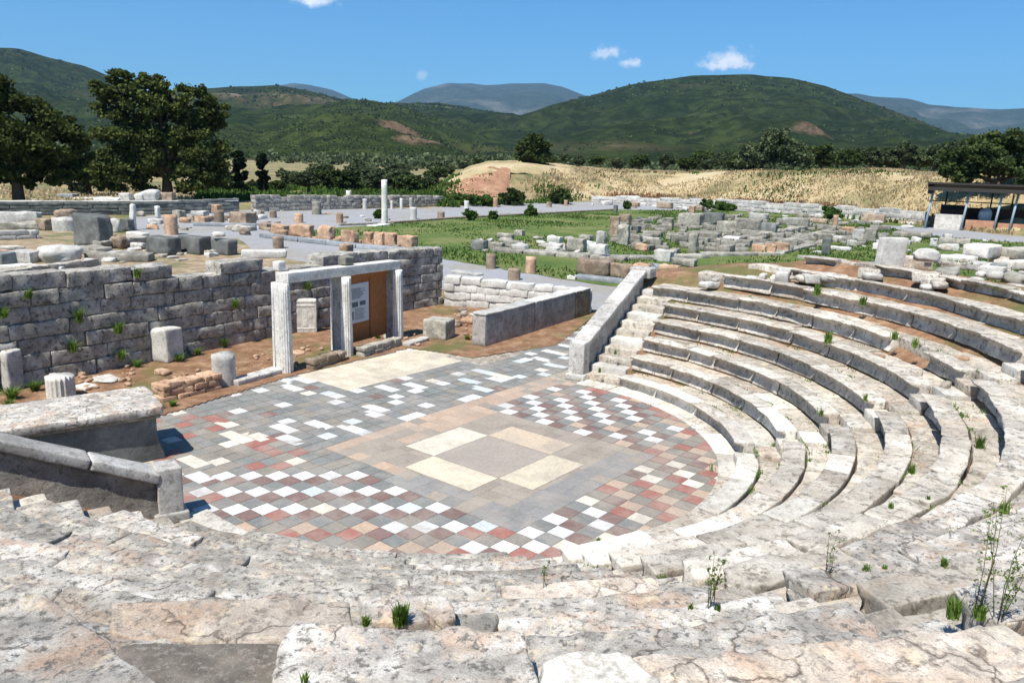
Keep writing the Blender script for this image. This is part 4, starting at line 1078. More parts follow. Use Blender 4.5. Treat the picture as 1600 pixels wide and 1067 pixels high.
T_ = [  # x0 x1 ytop ybase mat depth-ratio rot shape label
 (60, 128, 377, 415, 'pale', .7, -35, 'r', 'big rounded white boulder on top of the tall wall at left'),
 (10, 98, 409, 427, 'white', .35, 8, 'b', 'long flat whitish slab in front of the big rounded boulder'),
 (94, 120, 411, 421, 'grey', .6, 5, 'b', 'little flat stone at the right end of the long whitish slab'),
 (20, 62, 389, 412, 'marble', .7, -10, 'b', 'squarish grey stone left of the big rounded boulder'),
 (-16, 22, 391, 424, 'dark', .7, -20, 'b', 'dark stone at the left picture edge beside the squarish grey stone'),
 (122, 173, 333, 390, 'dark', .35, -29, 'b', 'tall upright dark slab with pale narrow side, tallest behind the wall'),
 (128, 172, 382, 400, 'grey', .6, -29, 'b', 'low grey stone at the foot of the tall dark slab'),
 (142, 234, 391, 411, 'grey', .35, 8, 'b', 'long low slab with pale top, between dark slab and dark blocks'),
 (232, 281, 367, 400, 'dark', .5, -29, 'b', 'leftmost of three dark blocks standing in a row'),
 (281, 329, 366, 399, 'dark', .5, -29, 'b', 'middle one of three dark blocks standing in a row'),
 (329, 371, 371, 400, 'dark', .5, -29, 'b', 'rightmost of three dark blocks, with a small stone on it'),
 (172, 202, 366, 390, 'brown', .8, -10, 'r', 'reddish brown boulder between tall dark slab and pale stones'),
 (201, 233, 361, 379, 'pale', .6, -20, 'b', 'squared pale stone, upper of two left of the dark blocks'),
 (201, 229, 377, 390, 'marble', .6, -15, 'r', 'flattened pale stone, lower of two left of the dark blocks'),
 (380, 446, 389, 404, 'pale', .35, 20, 'b', 'long pale stone lying on the tall wall right of the dark blocks'),
 (128, 158, 402, 418, 'pale', .6, -10, 'r', 'small pale rock between boulder and long low slab'),
]
for (x0, x1, yt, yb, mt, dr, rot, sh, lb) in T_:
    pblock(x0, x1, yt, yb, M[mt], lb, dr, rot, 'boulder' if sh == 'r' else 'stone_block', 'boulder' if sh == 'r' else 'stone block', z=Z2, shape=sh, group=GB)
pblock(330, 352, 361, 371, M['pale'], 'small pale stone resting on the rightmost dark block', .6, -20, z=Z2+.62, shape='r', name='boulder', cat='boulder')
# plateau stones, z = 0
GL_ = 'stones lying on the gravel court at left'
L_ = [
 (-20, 58, 330, 350, 'marble', .3, 10, 'b', 'long pale bench-like block at the left edge, upper layer'),
 (-20, 58, 345, 360, 'grey', .35, 10, 'b', 'long grey block at the left edge, lower layer'),
 (60, 84, 340, 360, 'brown', .8, -29, 'b', 'reddish squared stone right of the bench-like block'),
 (172, 190, 340, 364, 'pale', .7, -10, 'r', 'pale crooked stone right of the tall dark slab'),
 (190, 209, 341, 362, 'dark', .6, -29, 'b', 'small dark square stone beside the thin white post'),
 (205, 214, 319, 360, 'white', .8, -29, 'b', 'thin white upright post near the dark square stone'),
 (243, 251, 322, 342, 'white', .9, -29, 'b', 'short white upright post in front of the long dark wall'),
 (271, 290, 328, 341, 'grey', .8, -29, 'b', 'low grey block in front of the long dark wall'),
 (232, 258, 341, 351, 'marble', .7, -10, 'b', 'flat pinkish stone lying on gravel left of the pink stub'),
 (300, 326, 329, 338, 'pale', .6, -20, 'b', 'flat white-topped stone on small orange supports'),
 (305, 326, 337, 352, 'orange', .5, -20, 'b', 'orange stone under the flat white-topped stone'),
 (331, 347, 319, 334, 'orange', .8, -29, 'b', 'square tan stone on top of a dark broken stub'),
 (358, 400, 330, 353, 'brown', .6, -29, 'b', 'wide brown block near the end of the long dark wall'),
 (352, 400, 351, 362, 'grey', .4, -20, 'b', 'long low grey kerb stone in front of the wide brown block'),
 (372, 392, 356, 368, 'brown', .8, -20, 'r', 'small brown rock before the low grey kerb stone'),
 (404, 425, 348, 360, 'brown', .7, -25, 'b', 'little brown block left of the orange stones'),
 (94, 120, 302, 312, 'bluegrey', .7, 0, 'b', 'pale bluish box-like stone on the far left terrace'),
 (118, 152, 308, 314, 'pale', .5, 0, 'b', 'flat pale stone right of the bluish stone'),
 (150, 188, 308, 315, 'pale', .5, 5, 'b', 'thin pale slab on the long dark wall'),
 (187, 207, 301, 315, 'marble', .8, 0, 'b', 'squared stone on the long dark wall left of the rubble pile'),
 (212, 226, 301, 315, 'pale', .8, 10, 'r', 'small upright stone at the left of the rubble pile'),
 (222, 250, 295, 315, 'pale', .8, 20, 'r', 'largest pale boulder of the rubble pile before the big oak'),
 (250, 274, 300, 315, 'brown', .8, 0, 'b', 'brown squared stone at the right of the rubble pile'),
 (0, 30, 318, 332, 'grey', .8, 0, 'r', 'grey rock under the left tree trunk'),
]
for (x0, x1, yt, yb, mt, dr, rot, sh, lb) in L_:
    z = 0.
    if yb in (350,) and x0 == -20: z = .34
    if yb in (334,) : z = .55
    if yb == 338: z = .45
    if yb >= 312 and yb <= 315 and x0 > 90: z = .95 if x0 > 140 else .0
    pblock(x0, x1, yt, yb, M[mt], lb, dr, rot, 'boulder' if sh == 'r' else 'stone_block', 'boulder' if sh == 'r' else 'stone block', shape=sh, z=z, group=GL_)
stub(105, 368, 341, 36, M['marble'], 'wide grey drum forming the foot of a broken column', 0, 1.)
pblock(86, 122, 324, 343, M['brown'], 'crumbled capital lying on the wide grey drum', .8, 0, 'rubble_stone', 'rubble', z=.75, shape='r')
S_ = [(268, 368, 336, 20, 'orange', 'pink and orange round column stub standing on the gravel'), (343, 352, 329, 15, 'brown', 'dark broken round stub near the tan square stone'),
 (428, 330, 307, 7, 'white', 'slim white column left of the second far wall'), (427, 341, 329, 11, 'brown', 'brown round stub at the foot of the slim white column'),
 (440, 330, 309, 6, 'bluegrey', 'thin pale bluish column beside the slim white one'), (495, 336, 315, 15, 'grey', 'thick grey stub in front of the second far wall'),
 (511, 328, 305, 14, 'grey', 'rough grey column piece against the second far wall'), (545, 326, 298, 8, 'white', 'medium white column left of the tallest column'),
 (570, 327, 311, 7, 'marble', 'short grey column right of the medium white one'), (601, 350, 281, 10, 'white', 'tallest slender white column on the edge of the lawn'),
 (612, 327, 314, 4, 'white', 'tiny white post just right of the tallest column'), (627, 327, 310, 5, 'white', 'narrow white post beyond the tallest column'),
 (642, 326, 309, 5, 'marble', 'narrow grey post at the right end of the second far wall'), (467, 349, 334, 14, 'orange', 'two-tone tan stub between blue-grey gravel and orange stones'),
 (531, 350, 333, 11, 'orange', 'orange stub left of the medium white column'), (646, 343, 324, 11, 'pale', 'pale stub with reddish foot on the lawn kerb'),
 (689, 341, 331, 12, 'brown', 'low reddish stub on the lawn kerb'), (729, 327, 314, 8, 'pale', 'small pale stub beyond the lawn kerb near the mound'),
 (774, 324, 309, 8, 'orange', 'small pinkish stub in front of the red mound'), (681, 316, 307, 5, 'marble', 'tiny grey post before the foot of the red mound'),
 (809, 316, 309, 4, 'pale', 'tiny pale post right of the red mound'), (858, 324, 316, 9, 'brown', 'small dark stub near the far gravel'),
 (884, 322, 313, 6, 'orange', 'small pink post near the far gravel'), (767, 421, 397, 17, 'brown', 'grey and brown round stub on the near edge of the lawn'),
 (829, 428, 402, 18, 'orange', 'orange round stub on the near edge of the lawn'), (803, 439, 420, 21, 'brown', 'brown weathered stub standing behind the low pale wall'),
 (435, 389, 370, 17, 'brown', 'brown stub rising behind the tall wall at its middle'), (1304, 357, 336, 8, 'orange', 'bright orange stub beyond the temple ruins'),
 (1121, 396, 372, 8, 'grey', 'thin grey post at the near corner of the temple ruins')]
for (x, yb, yt, wp, mt, lb) in S_: stub(x, yb, yt, wp, M[mt], lb, 18 if mt == 'white' and wp > 7 else 0, .96, broken=.03)
strip_block('square stone plinth under the tallest white column', (588, 355), (612, 352), .9, .10, M['white'], 'plinth_slab', 'plinth')
p = atz(541, 398, 1.9); block('stone_block', 'pinkish square stone behind the lintel on the tall wall', 'stone block', (p[0], p[1], 1.9), .36, .36, .36, A_R, M['orange'], .012, .08, 12)
# stone gutters round the lawn
def gutter(pts, wd, h, mat, label, z=0.02):
    t = thing('stone_gutter', (*atz(*pts[0])[:2], 0), label, 'gutter'); P = [atz(*p)[:2] for p in pts]
    for i in range(len(P)-1):
        a, b = P[i], P[i+1]; L = np.linalg.norm(b-a); n = max(1, int(L/2.2)); d = (b-a)/L; nn_ = np.array([-d[1], d[0]])
        for k in range(n):
            c = a+d*L*(k+.5)/n
            for s_, hh_ in ((-1, h), (1, h), (0, h*.45)):
                V, F = rock_box(L/n-.03, wd*.3 if s_ else wd*.42, hh_, .008, .015, .5, k+i*9); V = rotz(V, math.atan2(d[1], d[0])); V[:, :2] += c+nn_*s_*wd*.36; V[:, 2] += z; mesh_obj('gutter_stone', V, F, mat, t)
gutter([(302, 353), (400, 355)], .5, .22, M['bluegrey'], 'shade-tinted bluish marble gutter stones left of the orange blocks')
gutter([(410, 371), (470, 378), (560, 388), (680, 399)], .5, .24, M['bluegrey'], 'shade-tinted bluish marble gutter running below the orange sandstone row')
gutter([(980, 446), (1100, 458)], .5, .24, M['bluegrey'], 'shade-tinted bluish marble gutter behind the head of the right-hand stair')
gutter([(900, 436), (975, 444)], .5, .2, M['bluegrey'], 'short gutter piece below the brown blocks near the cap stone')
gutter([(530, 353), (590, 351)], .4, .15, M['grey'], 'low grey kerb left of the tallest white column')
gutter([(612, 350), (700, 343), (830, 336), (960, 329)], .4, .15, M['brown'], 'long reddish kerb along the far edge of the lawn')
gutter([(700, 317), (760, 314), (840, 312), (900, 311)], .5, .25, M['pale'], 'pale broken kerb at the foot of the red mound')
OR_ = [(424, 452, 350, 366), (452, 486, 349, 371), (470, 492, 351, 373), (497, 524, 352, 378), (532, 562, 359, 386), (568, 584, 361, 384), (584, 603, 362, 388), (600, 624, 363, 389), (620, 652, 366, 392)]
words = ['leftmost of the row', 'second from the left, wide', 'standing just before the wide one', 'set apart by grass on both sides', 'next to the pinkish square stone', 'narrowest of the row', 'left one of the close right-hand trio', 'middle one of the close right-hand trio', 'rightmost, beside the lawn']
for (x0, x1, yt, yb), wd in zip(OR_, words):
    pblock(x0, x1, yt, yb, M['orange'], 'orange sandstone block, %s' % wd, .6, -29, group='orange sandstone blocks along the lawn', chip=.3, amp=.06)
strip_block('flat stones edging the top of the pale low wall', (703, 426), (745, 432), .5, .1, M['pale'], seed=8)
# blocks near the head of the right wall
for (x0, x1, yt, yb, mt, lb) in ((898, 962, 402, 434, 'brown', 'wide pitted tan block left of the cap stone'), (950, 990, 410, 436, 'brown', 'pitted tan block behind the cap stone'),
    (986, 1016, 410, 440, 'orange', 'wedge-shaped orange block right of the cap stone'), (1012, 1032, 411, 431, 'bluegrey', 'small bluish square stone between two orange blocks'),
    (1028, 1062, 412, 446, 'orange', 'large orange block right of the bluish stone'), (1058, 1084, 418, 450, 'orange', 'orange block nearest the upper seats'),
    (1080, 1104, 421, 447, 'brown', 'brown layered block touching the pale seat back'), (886, 903, 430, 438, 'white', 'small white stone on the lawn edge left of the tan blocks')):
    pblock(x0, x1, yt, yb, M[mt], lb, .6, -29, chip=.3, amp=.05)
# temple ruins in the middle of the lawn
K = [
 (735, 763, 374, 392, 'dark', .5, 'dark square block at the left tip of the ruins'), (763, 790, 377, 390, 'grey', .5, 'grey block next to the dark left tip'), (784, 822, 374, 388, 'grey', .4, 'long grey block with dark end near the left tip'),
 (775, 804, 364, 374, 'grey', .4, 'low flat stone lying on the lawn behind the left tip'), (802, 821, 359, 369, 'grey', .8, 'small block on the lawn behind the left tip'), (832, 852, 369, 374, 'grey', .5, 'thin dark stone flush with the lawn'),
 (855, 880, 368, 382, 'pale', .5, 'pale squared stone behind the notched one'), (853, 880, 379, 394, 'pale', .6, 'notched pale stone on the stepped base'), (884, 917, 371, 396, 'grey', .6, 'broad grey block with white top edge'),
 (918, 952, 380, 401, 'pale', .5, 'large pale L-shaped block, lower part'), (931, 948, 361, 382, 'marble', .8, 'small upright block on the large pale one'), (903, 928, 366, 376, 'grey', .7, 'rough stone left of the upright block'),
 (952, 968, 338, 371, 'brown', .7, 'tall dark brown pier at the left of the temple'), (966, 987, 334, 354, 'brown', .7, 'dark red-brown block beside the tall pier'), (964, 984, 350, 384, 'grey', .6, 'light grey rock face right of the brown pier'),
 (984, 1001, 352, 364, 'dark', .8, 'dark low rock beside the light grey rock face'), (994, 1006, 339, 347, 'dark', .8, 'tiny dark stone on grass behind the temple'), (1004, 1036, 360, 371, 'grey', .5, 'low grey slab in front of the square block'),
 (1034, 1052, 340, 360, 'grey', .8, 'square grey block with dark hollow side'), (1058, 1098, 332, 357, 'grey', .6, 'big cracked grey block at the back left'), (1097, 1130, 331, 352, 'dark', .4, 'row of dark upright slabs at the back'),
 (1076, 1086, 322, 334, 'orange', .8, 'small tan stone on top of the big cracked block'), (1086, 1100, 322, 331, 'brown', .8, 'small bush-like brown stone beside the tan one'), (1120, 1158, 345, 365, 'grey', .5, 'grey block in the centre of the temple with a gap'),
 (1150, 1190, 340, 368, 'grey', .5, 'largest central grey block'), (1188, 1213, 348, 371, 'dark', .5, 'dark ribbed block right of the largest central one'), (1170, 1200, 333, 344, 'marble', .6, 'light stone behind the largest central block'),
 (1074, 1090, 364, 396, 'grey', .7, 'leaning dark-sided slab in front of the temple'), (1090, 1124, 362, 380, 'grey', .5, 'grey block right of the leaning slab'), (1104, 1124, 379, 391, 'grey', .6, 'low stone below the grey block by the leaning slab'),
 (1130, 1156, 368, 382, 'white', .5, 'white broken stone near the thin grey post'), (1154, 1168, 374, 382, 'dark', .8, 'small dark stone right of the white broken stone'), (1003, 1032, 370, 380, 'marble', .4, 'flat bluish-white slab before the low grey slab'),
 (1040, 1060, 365, 376, 'grey', .6, 'greenish grey stone left of the leaning slab'), (992, 1014, 380, 393, 'orange', .5, 'tan slab tilted on the grass'), (1020, 1053, 389, 410, 'marble', .6, 'square pale block alone on the grass'),
 (1048, 1089, 402, 417, 'grey', .5, 'flat grey slab in front of the square pale block'), (1174, 1196, 382, 398, 'orange', .5, 'orange block low in the temple base, left'), (1194, 1212, 380, 398, 'orange', .5, 'orange block low in the temple base, middle'), (1208, 1232, 378, 395, 'orange', .5, 'orange block low in the temple base, right'),
 (1222, 1250, 340, 352, 'marble', .5, 'light grey block on the right rear step'), (1246, 1263, 340, 359, 'grey', .7, 'small cube with dark side at the right rear'), (1262, 1292, 341, 349, 'brown', .5, 'low brown stone right of the small cube'),
 (1312, 1334, 354, 366, 'orange', .8, 'rounded reddish boulder right of the temple'), (1332, 1352, 358, 376, 'pale', .6, 'pale broken block right of the reddish boulder'), (1350, 1368, 356, 378, 'grey', .7, 'grey stone at the right tip of the ruins'),
 (1283, 1296, 372, 398, 'dark', .5, 'small upright dark slab on the lawn'), (1296, 1328, 384, 392, 'pale', .4, 'flat pale slab beside the upright dark slab'), (1270, 1284, 392, 397, 'pale', .5, 'thin pale slab left of the upright dark slab'),
 (1324, 1350, 376, 384, 'grey', .5, 'low grey rubble before the right tip'), (1246, 1270, 398, 406, 'grey', .5, 'grey stone almost sunk in the lawn'), (1348, 1380, 334, 348, 'brown', .6, 'pinkish rubble by the far gravel at right'),
 (1453, 1463, 372, 386, 'pale', .8, 'small pale upright stone on the right lawn'), (1470, 1510, 371, 384, 'grey', .5, 'grey rubble right of the small upright stone'), (1400, 1450, 362, 372, 'grey', .4, 'low dark kerb stone on the right lawn'),
 (968, 1000, 306, 316, 'pale', .6, 'pale stone on the far left end of the white wall'), (1036, 1052, 304, 314, 'white', .7, 'white broken block before the dry grass'), (1076, 1092, 308, 318, 'dark', .7, 'dark slanting stone before the dry grass'),
 (1026, 1052, 316, 326, 'brown', .5, 'reddish low stone on the far gravel'), (958, 965, 320, 332, 'dark', .9, 'thin dark post on the far lawn edge'), (976, 1000, 316, 323, 'orange', .5, 'tan stone right of the thin dark post'), (1355, 1372, 326, 342, 'dark', .8, 'dark rock in front of the far right wall'),
]
for (x0, x1, yt, yb, mt, dr, lb) in K:
    pblock(x0, x1, yt, yb, M[mt], lb, dr, -29 if (x0*7) % 3 else -36, group='blocks of the ruined temple on the lawn' if 730 < x0 < 1370 and yb > 340 else None, chip=.22, z=.45 if lb.startswith('small tan stone on top') else (.9 if 'upright block on' in lb else .03), amp=.04)
# stepped temple base
def step_strip(p0, p1, d, h, mat, label, z=0., nm='temple_step'):
    a, b = atz(*p0)[:2], atz(*p1)[:2]; L = np.linalg.norm(b-a); dv = (b-a)/L; nv = np.array([-dv[1], dv[0]])
    t = thing(nm, (a[0], a[1], 0), label, 'temple step', 'long steps of the ruined temple'); n = max(2, int(L/1.6)); rs = np.random.RandomState(int(L*10))
    for k in range(n):
        V, F = rock_box(L/n-.04, d, h+rs.uniform(-.03, .03), .025, .03, .3, k, 2, .15); V = rotz(V, math.atan2(dv[1], dv[0])); V[:, :2] += a+dv*L*(k+.5)/n+nv*d/2; V[:, 2] += z; mesh_obj('step_stone', V, F, mat, t)
step_strip((765, 394), (975, 410), 1.2, .22, M['grey'], 'long grey foundation strip along the front left of the temple')
step_strip((970, 408), (1110, 404), 1.0, .18, M['grey'], 'grey foundation strip in front of the square pale block')
step_strip((1105, 402), (1225, 400), .8, .2, M['grey'], 'low dirty step at the temple front below the orange blocks')
step_strip((1225, 398), (1330, 372), .7, .2, M['grey'], 'slanting lower step at the right side of the temple')
step_strip((1140, 384), (1262, 362), .7, .45, M['grey'], 'dark-fronted upper step running right up the temple')
step_strip((1228, 384), (1310, 362), .6, .3, M['grey'], 'dark-fronted middle step right of the upper step')
# infill of the temple: rubble too small to tell apart
rs = np.random.RandomState(8); parts = []
for k in range(430):
    x = rs.uniform(955, 1400); y = rs.uniform(336, 402)
    if y < np.interp(x, [960, 1060, 1200, 1400], [350, 336, 336, 352]) or y > np.interp(x, [960, 1080, 1200, 1400], [388, 400, 398, 374]): continue
    p = atz(x, y); s = rs.uniform(.2, .75)
    V, F = rock_box(s*1.5, s, s*rs.uniform(.4, .8), s*.08, .03, s*.5, k, 2, .3); parts.append((rotz(V, math.radians(-29+rs.choice([0, 0, 90, 25])))+p*np.array([1, 1, 0])+np.array([0, 0, .02]), F))
V, F = merge(parts); tag(mesh_obj('rubble', V, F, M['grey'], smooth=True), kind='stuff')

# many small alike stones, each an object of its own
def stone_protos(seed, mats):
    out = []
    for k in range(8):
        V, F = rock_box(1, .72, .5, .07, .07, .16, seed+k, 2.2, .4) if k % 3 else boulder(1, .8, .55, seed+k, 9)
        me = bpy.data.meshes.new('stone_block'); me.from_pydata(np.asarray(V).tolist(), [], F); me.polygons.foreach_set('use_smooth', [True]*len(me.polygons)); me.materials.append(M[mats[k % len(mats)]]); out.append(me)
    return out
def bank_pt(px, py):
    d = ray(px, py); d = d/np.linalg.norm(d)
    for s_ in np.linspace(5, 34, 1500):
        p = CAM+d*s_; r_ = math.hypot(p[0], p[1])
        if p[2] <= min(RISE*(r_-R0)/RUN+.10, 2.85): return p
    return atz(px, py, 2.7)
def scatter(n, sampler, mats, s0, s1, label, group, seed, z=0., rots=(-29, 61), maxy=None):
    P_ = stone_protos(seed, mats); rs = np.random.RandomState(seed); k = 0
    while k < n:
        x, y = sampler(rs)
        if x is None: continue
        p = atz(x, y, z) if z != 'bank' else bank_pt(x, y)
        zz = p[2]
        sm_ = s1 < .65; o = bpy.data.objects.new('rubble_stone' if sm_ else 'stone_block', P_[rs.randint(8)]); COL.objects.link(o)
        sc = s0+(s1-s0)*rs.rand()**2; o.location = (p[0], p[1], zz-(.04 if z != 'bank' else .22)*sc); o.rotation_euler = (rs.normal()*.06, rs.normal()*.06, math.radians(rs.choice(rots)+rs.normal()*12)); o.scale = (sc*rs.uniform(.8, 1.6), sc*rs.uniform(.8, 1.2), sc*rs.uniform(.5, 1.25)); tag(o, label, 'rubble' if sm_ else 'stone block', group); k += 1
scatter(30, lambda r: (r.uniform(-10, 235), r.uniform(384, 418)), ['pale', 'marble', 'seat', 'grey', 'orange'], .2, .62, 'one of the small broken pale stones strewn on the earth terrace at left', 'small stones on the earth terrace', 501, z=Z2-.02)
scatter(20, lambda r: (r.uniform(225, 395), r.uniform(388, 408)), ['pale', 'seat', 'grey', 'marble'], .15, .4, 'one of the small pale stones at the foot of the dark block row', 'small stones by the dark blocks', 511, z=Z2-.02)
scatter(34, lambda r: (r.uniform(170, 420), r.uniform(337, 362)) if r.rand() < .6 else (r.uniform(400, 640), r.uniform(330, 350)), ['grey', 'pale', 'brown', 'orange'], .25, .75, 'one of the small stones lying on the grey gravel at left', 'small stones on the gravel', 521)
scatter(22, lambda r: (lambda x: (x, np.interp(x, [410, 680], [362, 397])+r.uniform(-4, 4)))(r.uniform(410, 660)), ['orange', 'brown', 'orange'], .3, .8, 'one of the small orange sandstone pieces between the row blocks', 'small orange pieces of the sandstone row', 531)
scatter(34, lambda r: (lambda x: (x, np.interp(x, [1230, 1600], [384, 388])+r.uniform(-10, 8)))(r.uniform(1225, 1600)), ['grey', 'pale', 'grey', 'marble'], .3, .95, 'one of the loose grey stones on the right part of the lawn', 'loose stones on the right part of the lawn', 541)
scatter(26, lambda r: (r.uniform(745, 985), r.uniform(374, 398)), ['grey', 'pale', 'grey'], .3, .85, 'one of the loose grey stones along the left foundation of the temple', 'loose stones along the left foundation', 551)
scatter(40, lambda r: (lambda x: (x, np.interp(x, [925, 1120, 1440], [318, 327, 354])+r.uniform(-3, 5)))(r.uniform(925, 1440)), ['white', 'pale', 'marble', 'brown'], .4, 1.0, 'one of the white and grey stones fallen at the foot of the far low wall', 'fallen stones along the far low wall', 561)
scatter(26, lambda r: (lambda x: (x, np.interp(x, [1105, 1240, 1370], [438, 432, 428])+r.uniform(-3, 8)))(r.uniform(1105, 1365)), ['pale', 'seat_white', 'seat', 'pale'], .2, .5, 'one of the small rubble stones along the upper edge of the seats', 'small rubble along the upper seats', 571, z='bank')
scatter(24, lambda r: (r.uniform(1430, 1600), r.uniform(400, 448)), ['pale', 'seat', 'grey', 'pale'], .2, .55, 'one of the small broken stones in the upper right corner', 'small rubble in the upper right corner', 581, z='bank')
scatter(60, lambda r: (lambda a, i: proj_(polar(a, R0+RUN*(i-1)+.12*max(0, i-6)+r.uniform(.5, .8), RISE*i-.1)))(math.radians(r.uniform(-5, 40)), r.randint(5, 10)), ['pale', 'seat', 'orange', 'tread'], .1, .32, 'one of the little broken stones lying on the treads of the upper wedge', 'little stones on the upper treads', 601, z='bank')
scatter(14, lambda r: (r.uniform(690, 750), r.uniform(487, 515)), ['orange', 'brown', 'pale'], .12, .34, 'one of the reddish rubble bits beside the right-hand passage wall', 'rubble bits by the passage wall', 591)

# far walls
a1, a2, a3 = atz(-120, 337), atz(205, 335), atz(372, 332)
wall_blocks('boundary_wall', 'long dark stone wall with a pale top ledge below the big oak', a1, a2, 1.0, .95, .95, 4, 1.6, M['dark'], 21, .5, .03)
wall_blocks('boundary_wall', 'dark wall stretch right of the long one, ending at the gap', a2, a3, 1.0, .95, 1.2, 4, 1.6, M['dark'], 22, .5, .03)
V, F = rock_box(np.linalg.norm(a3-a1), 1.15, .07, .02, .02, 1., 3); dv = (a3-a1)[:2]/np.linalg.norm((a3-a1)[:2]); V = rotz(V, math.atan2(dv[1], dv[0])); V += np.array([*(a1+a3)[:2]/2, .965]); V[:, :2] += 0; tag(mesh_obj('top_ledge', V, F, M['pale']), 'thin pale stone ledge capping the long dark wall', 'wall ledge')
wall_blocks('boundary_wall', 'stone wall behind the white columns, middle left', atz(396, 331), atz(688, 322), .9, 1.45, 1.1, 4, 1.1, M['wall'], 23, .4, .05, drop=.3)
wall_blocks('boundary_wall', 'low pale wall of big blocks below the dry grass, left part', atz(925, 316), atz(1120, 325), .9, .9, 1.05, 3, 1.6, M['pale'], 24, .4, .06, drop=.45)
wall_blocks('boundary_wall', 'low pale and grey wall of big blocks below the dry grass, right part', atz(1120, 325), atz(1448, 352), .9, 1.1, 1.5, 3, 1.7, M['marble'], 25, .4, .06, drop=.35)

# shelter at the right
SH0 = atz(1449, 357); Dsh = np.array([math.cos(math.radians(-27)), math.sin(math.radians(-27))]); Nsh = np.array([-Dsh[1], Dsh[0]])
t = thing('excavation_shelter', (SH0[0], SH0[1], 0), 'open shelter with dark sheet roof on pale blue slanting posts', 'shelter')
def shp(s, n, z): return np.array([SH0[0]+Dsh[0]*s+Nsh[0]*n, SH0[1]+Dsh[1]*s+Nsh[1]*n, z])
def shbox(s0, s1, n0, n1, z0, z1, mat, nm, tilt=0., par=None, res=2.):
    V, F = boxgrid(s1-s0, n1-n0, z1-z0, .01, res); V[:, 2] += V[:, 1]*tilt; V = rotz(V, math.atan2(Dsh[1], Dsh[0])); c = shp((s0+s1)/2, (n0+n1)/2, (z0+z1)/2); return mesh_obj(nm, V+c, F, mat, par or t, smooth=False)
ps = []
HS = hat(SH0, 1450, 290)
for px in (1449, 1519, 1571, 1596, 1650):
    # where each post stands along the front
    best = min(np.linspace(0, 16, 400), key=lambda s: abs((lambda d: math.atan2(d[0], d[1]))(shp(s, 0, 0)-CAM)-az_of(px)+0.0))
    ps.append(best)
for s in ps:
    V, F = tube([shp(s-.25, -.35, 0), shp(s+.1, .15, HS-.1)], .10, 8); mesh_obj('post', V, F, M['steel'], t)
Wd = ps[-1]+1
for s in (1.2, ps[2]-.5, ps[3]): V, F = tube([shp(s, 5, 0), shp(s+.1, 5, HS-.6)], .07, 6); mesh_obj('rear_post', V, F, M['roofdark'], t)
shbox(-.5, Wd, -.9, 6.2, HS-.05, HS+.12, M['roofdark'], 'roof', -.06, res=1.)
shbox(-.4, Wd, -.75, -.60, HS-.42, HS-.05, M['roofdark'], 'front_beam'); shbox(-.2, Wd, 4.9, 5.0, HS-1.55, HS-1.45, M['roofdark'], 'rear_rail')
shbox(-.4, .0, -.6, 6, HS-.75, HS-.1, M['roofdark'], 'side_panel')
shp0 = shbox(.5, ps[1]-.2, .0, 1.4, 0, 1.35, M['seat_white'], 'low_parapet')
shbox(.9, ps[1]+.2, 1.6, 5.0, .9, 1.9, M['roofbrown'], 'sloping_cover', .1)
shbox(ps[1]+.1, ps[2]-.1, .6, 1.6, 0, .95, M['plaster'], 'orange_plinth'); shbox(ps[2]+.1, Wd, .6, 1.6, 0, .8, M['plaster'], 'orange_plinth')
shbox(ps[1]+.2, Wd, 3.0, 3.3, .0, 1.95, M['roofbrown'], 'rear_boarding')
p = shp(ps[1]+1.6, 1.9, .8); V, F = boulder(1.2, .7, 1.25, 5); o = mesh_obj('covered_statue', V+p, F, M['cloth']); tag(o, 'pale rounded object wrapped in cloth inside the shelter', 'covered object')

# rubble and upright slab along the top of the upper right seats
U_ = [ # x0 x1 ytop ybase z mat label shape dr
 (1104, 1188, 416, 446, 1.80, 'pale', 'long pinkish white back block at the left start of the upper rows', 'b', .4),
 (1186, 1232, 424, 448, 1.9, 'pale', 'pale block right of the long pinkish back block', 'b', .5),
 (1230, 1288, 415, 440, 2.2, 'pale', 'wide cream stone below the lawn, middle of the upper edge', 'b', .5),
 (1288, 1330, 423, 442, 2.2, 'front', 'crumbling flat stone left of the block beside the upright slab', 'r', .6),
 (1330, 1374, 408, 434, 2.45, 'seat_white', 'rounded white block at the left foot of the upright slab', 'b', .6),
 (1404, 1452, 398, 432, 2.5, 'front_pink', 'pinkish square block at the right of the upright slab', 'b', .6),
 (1426, 1466, 387, 410, 2.95, 'pale', 'rounded boulder on top of the pinkish square block', 'r', .7),
 (1468, 1520, 396, 420, 2.75, 'pale', 'whitish long stone right of the rounded boulder', 'b', .6),
 (1508, 1556, 379, 404, 2.95, 'seat_white', 'white broken block with dark triangular side', 'b', .7),
 (1563, 1625, 384, 408, 2.9, 'grey', 'large grey rounded stone at the upper right picture edge', 'b', .6),
 (1512, 1548, 408, 424, 2.8, 'marble', 'low bluish white stone below the white broken block', 'b', .6),
 (1546, 1570, 410, 430, 2.75, 'dark', 'dark round stone between whitish stones at right', 'r', .8),
 (1560, 1618, 403, 424, 2.85, 'seat_white', 'pale flat block under the large grey stone', 'b', .5),
 (1565, 1612, 423, 446, 2.7, 'grey', 'mottled rock in the upper right corner of the seats', 'r', .7),
 (1424, 1462, 426, 450, 2.45, 'marble', 'greenish white lump right of the slab foot', 'r', .7),
 (1364, 1424, 438, 462, 2.3, 'pale', 'large rough block directly under the upright slab', 'b', .6)]
for (x0, x1, yt, yb, z, mt, lb, sh, dr) in U_:
    pblock(x0, x1, yt, yb, M[mt], lb, dr, {0: 20, 1: 5, 2: 40}[x0 % 3], 'boulder' if sh == 'r' else 'stone_block', 'boulder' if sh == 'r' else 'stone block', z=z, shape=sh, chip=.2, amp=.025, group='loose stones along the upper edge of the seats')
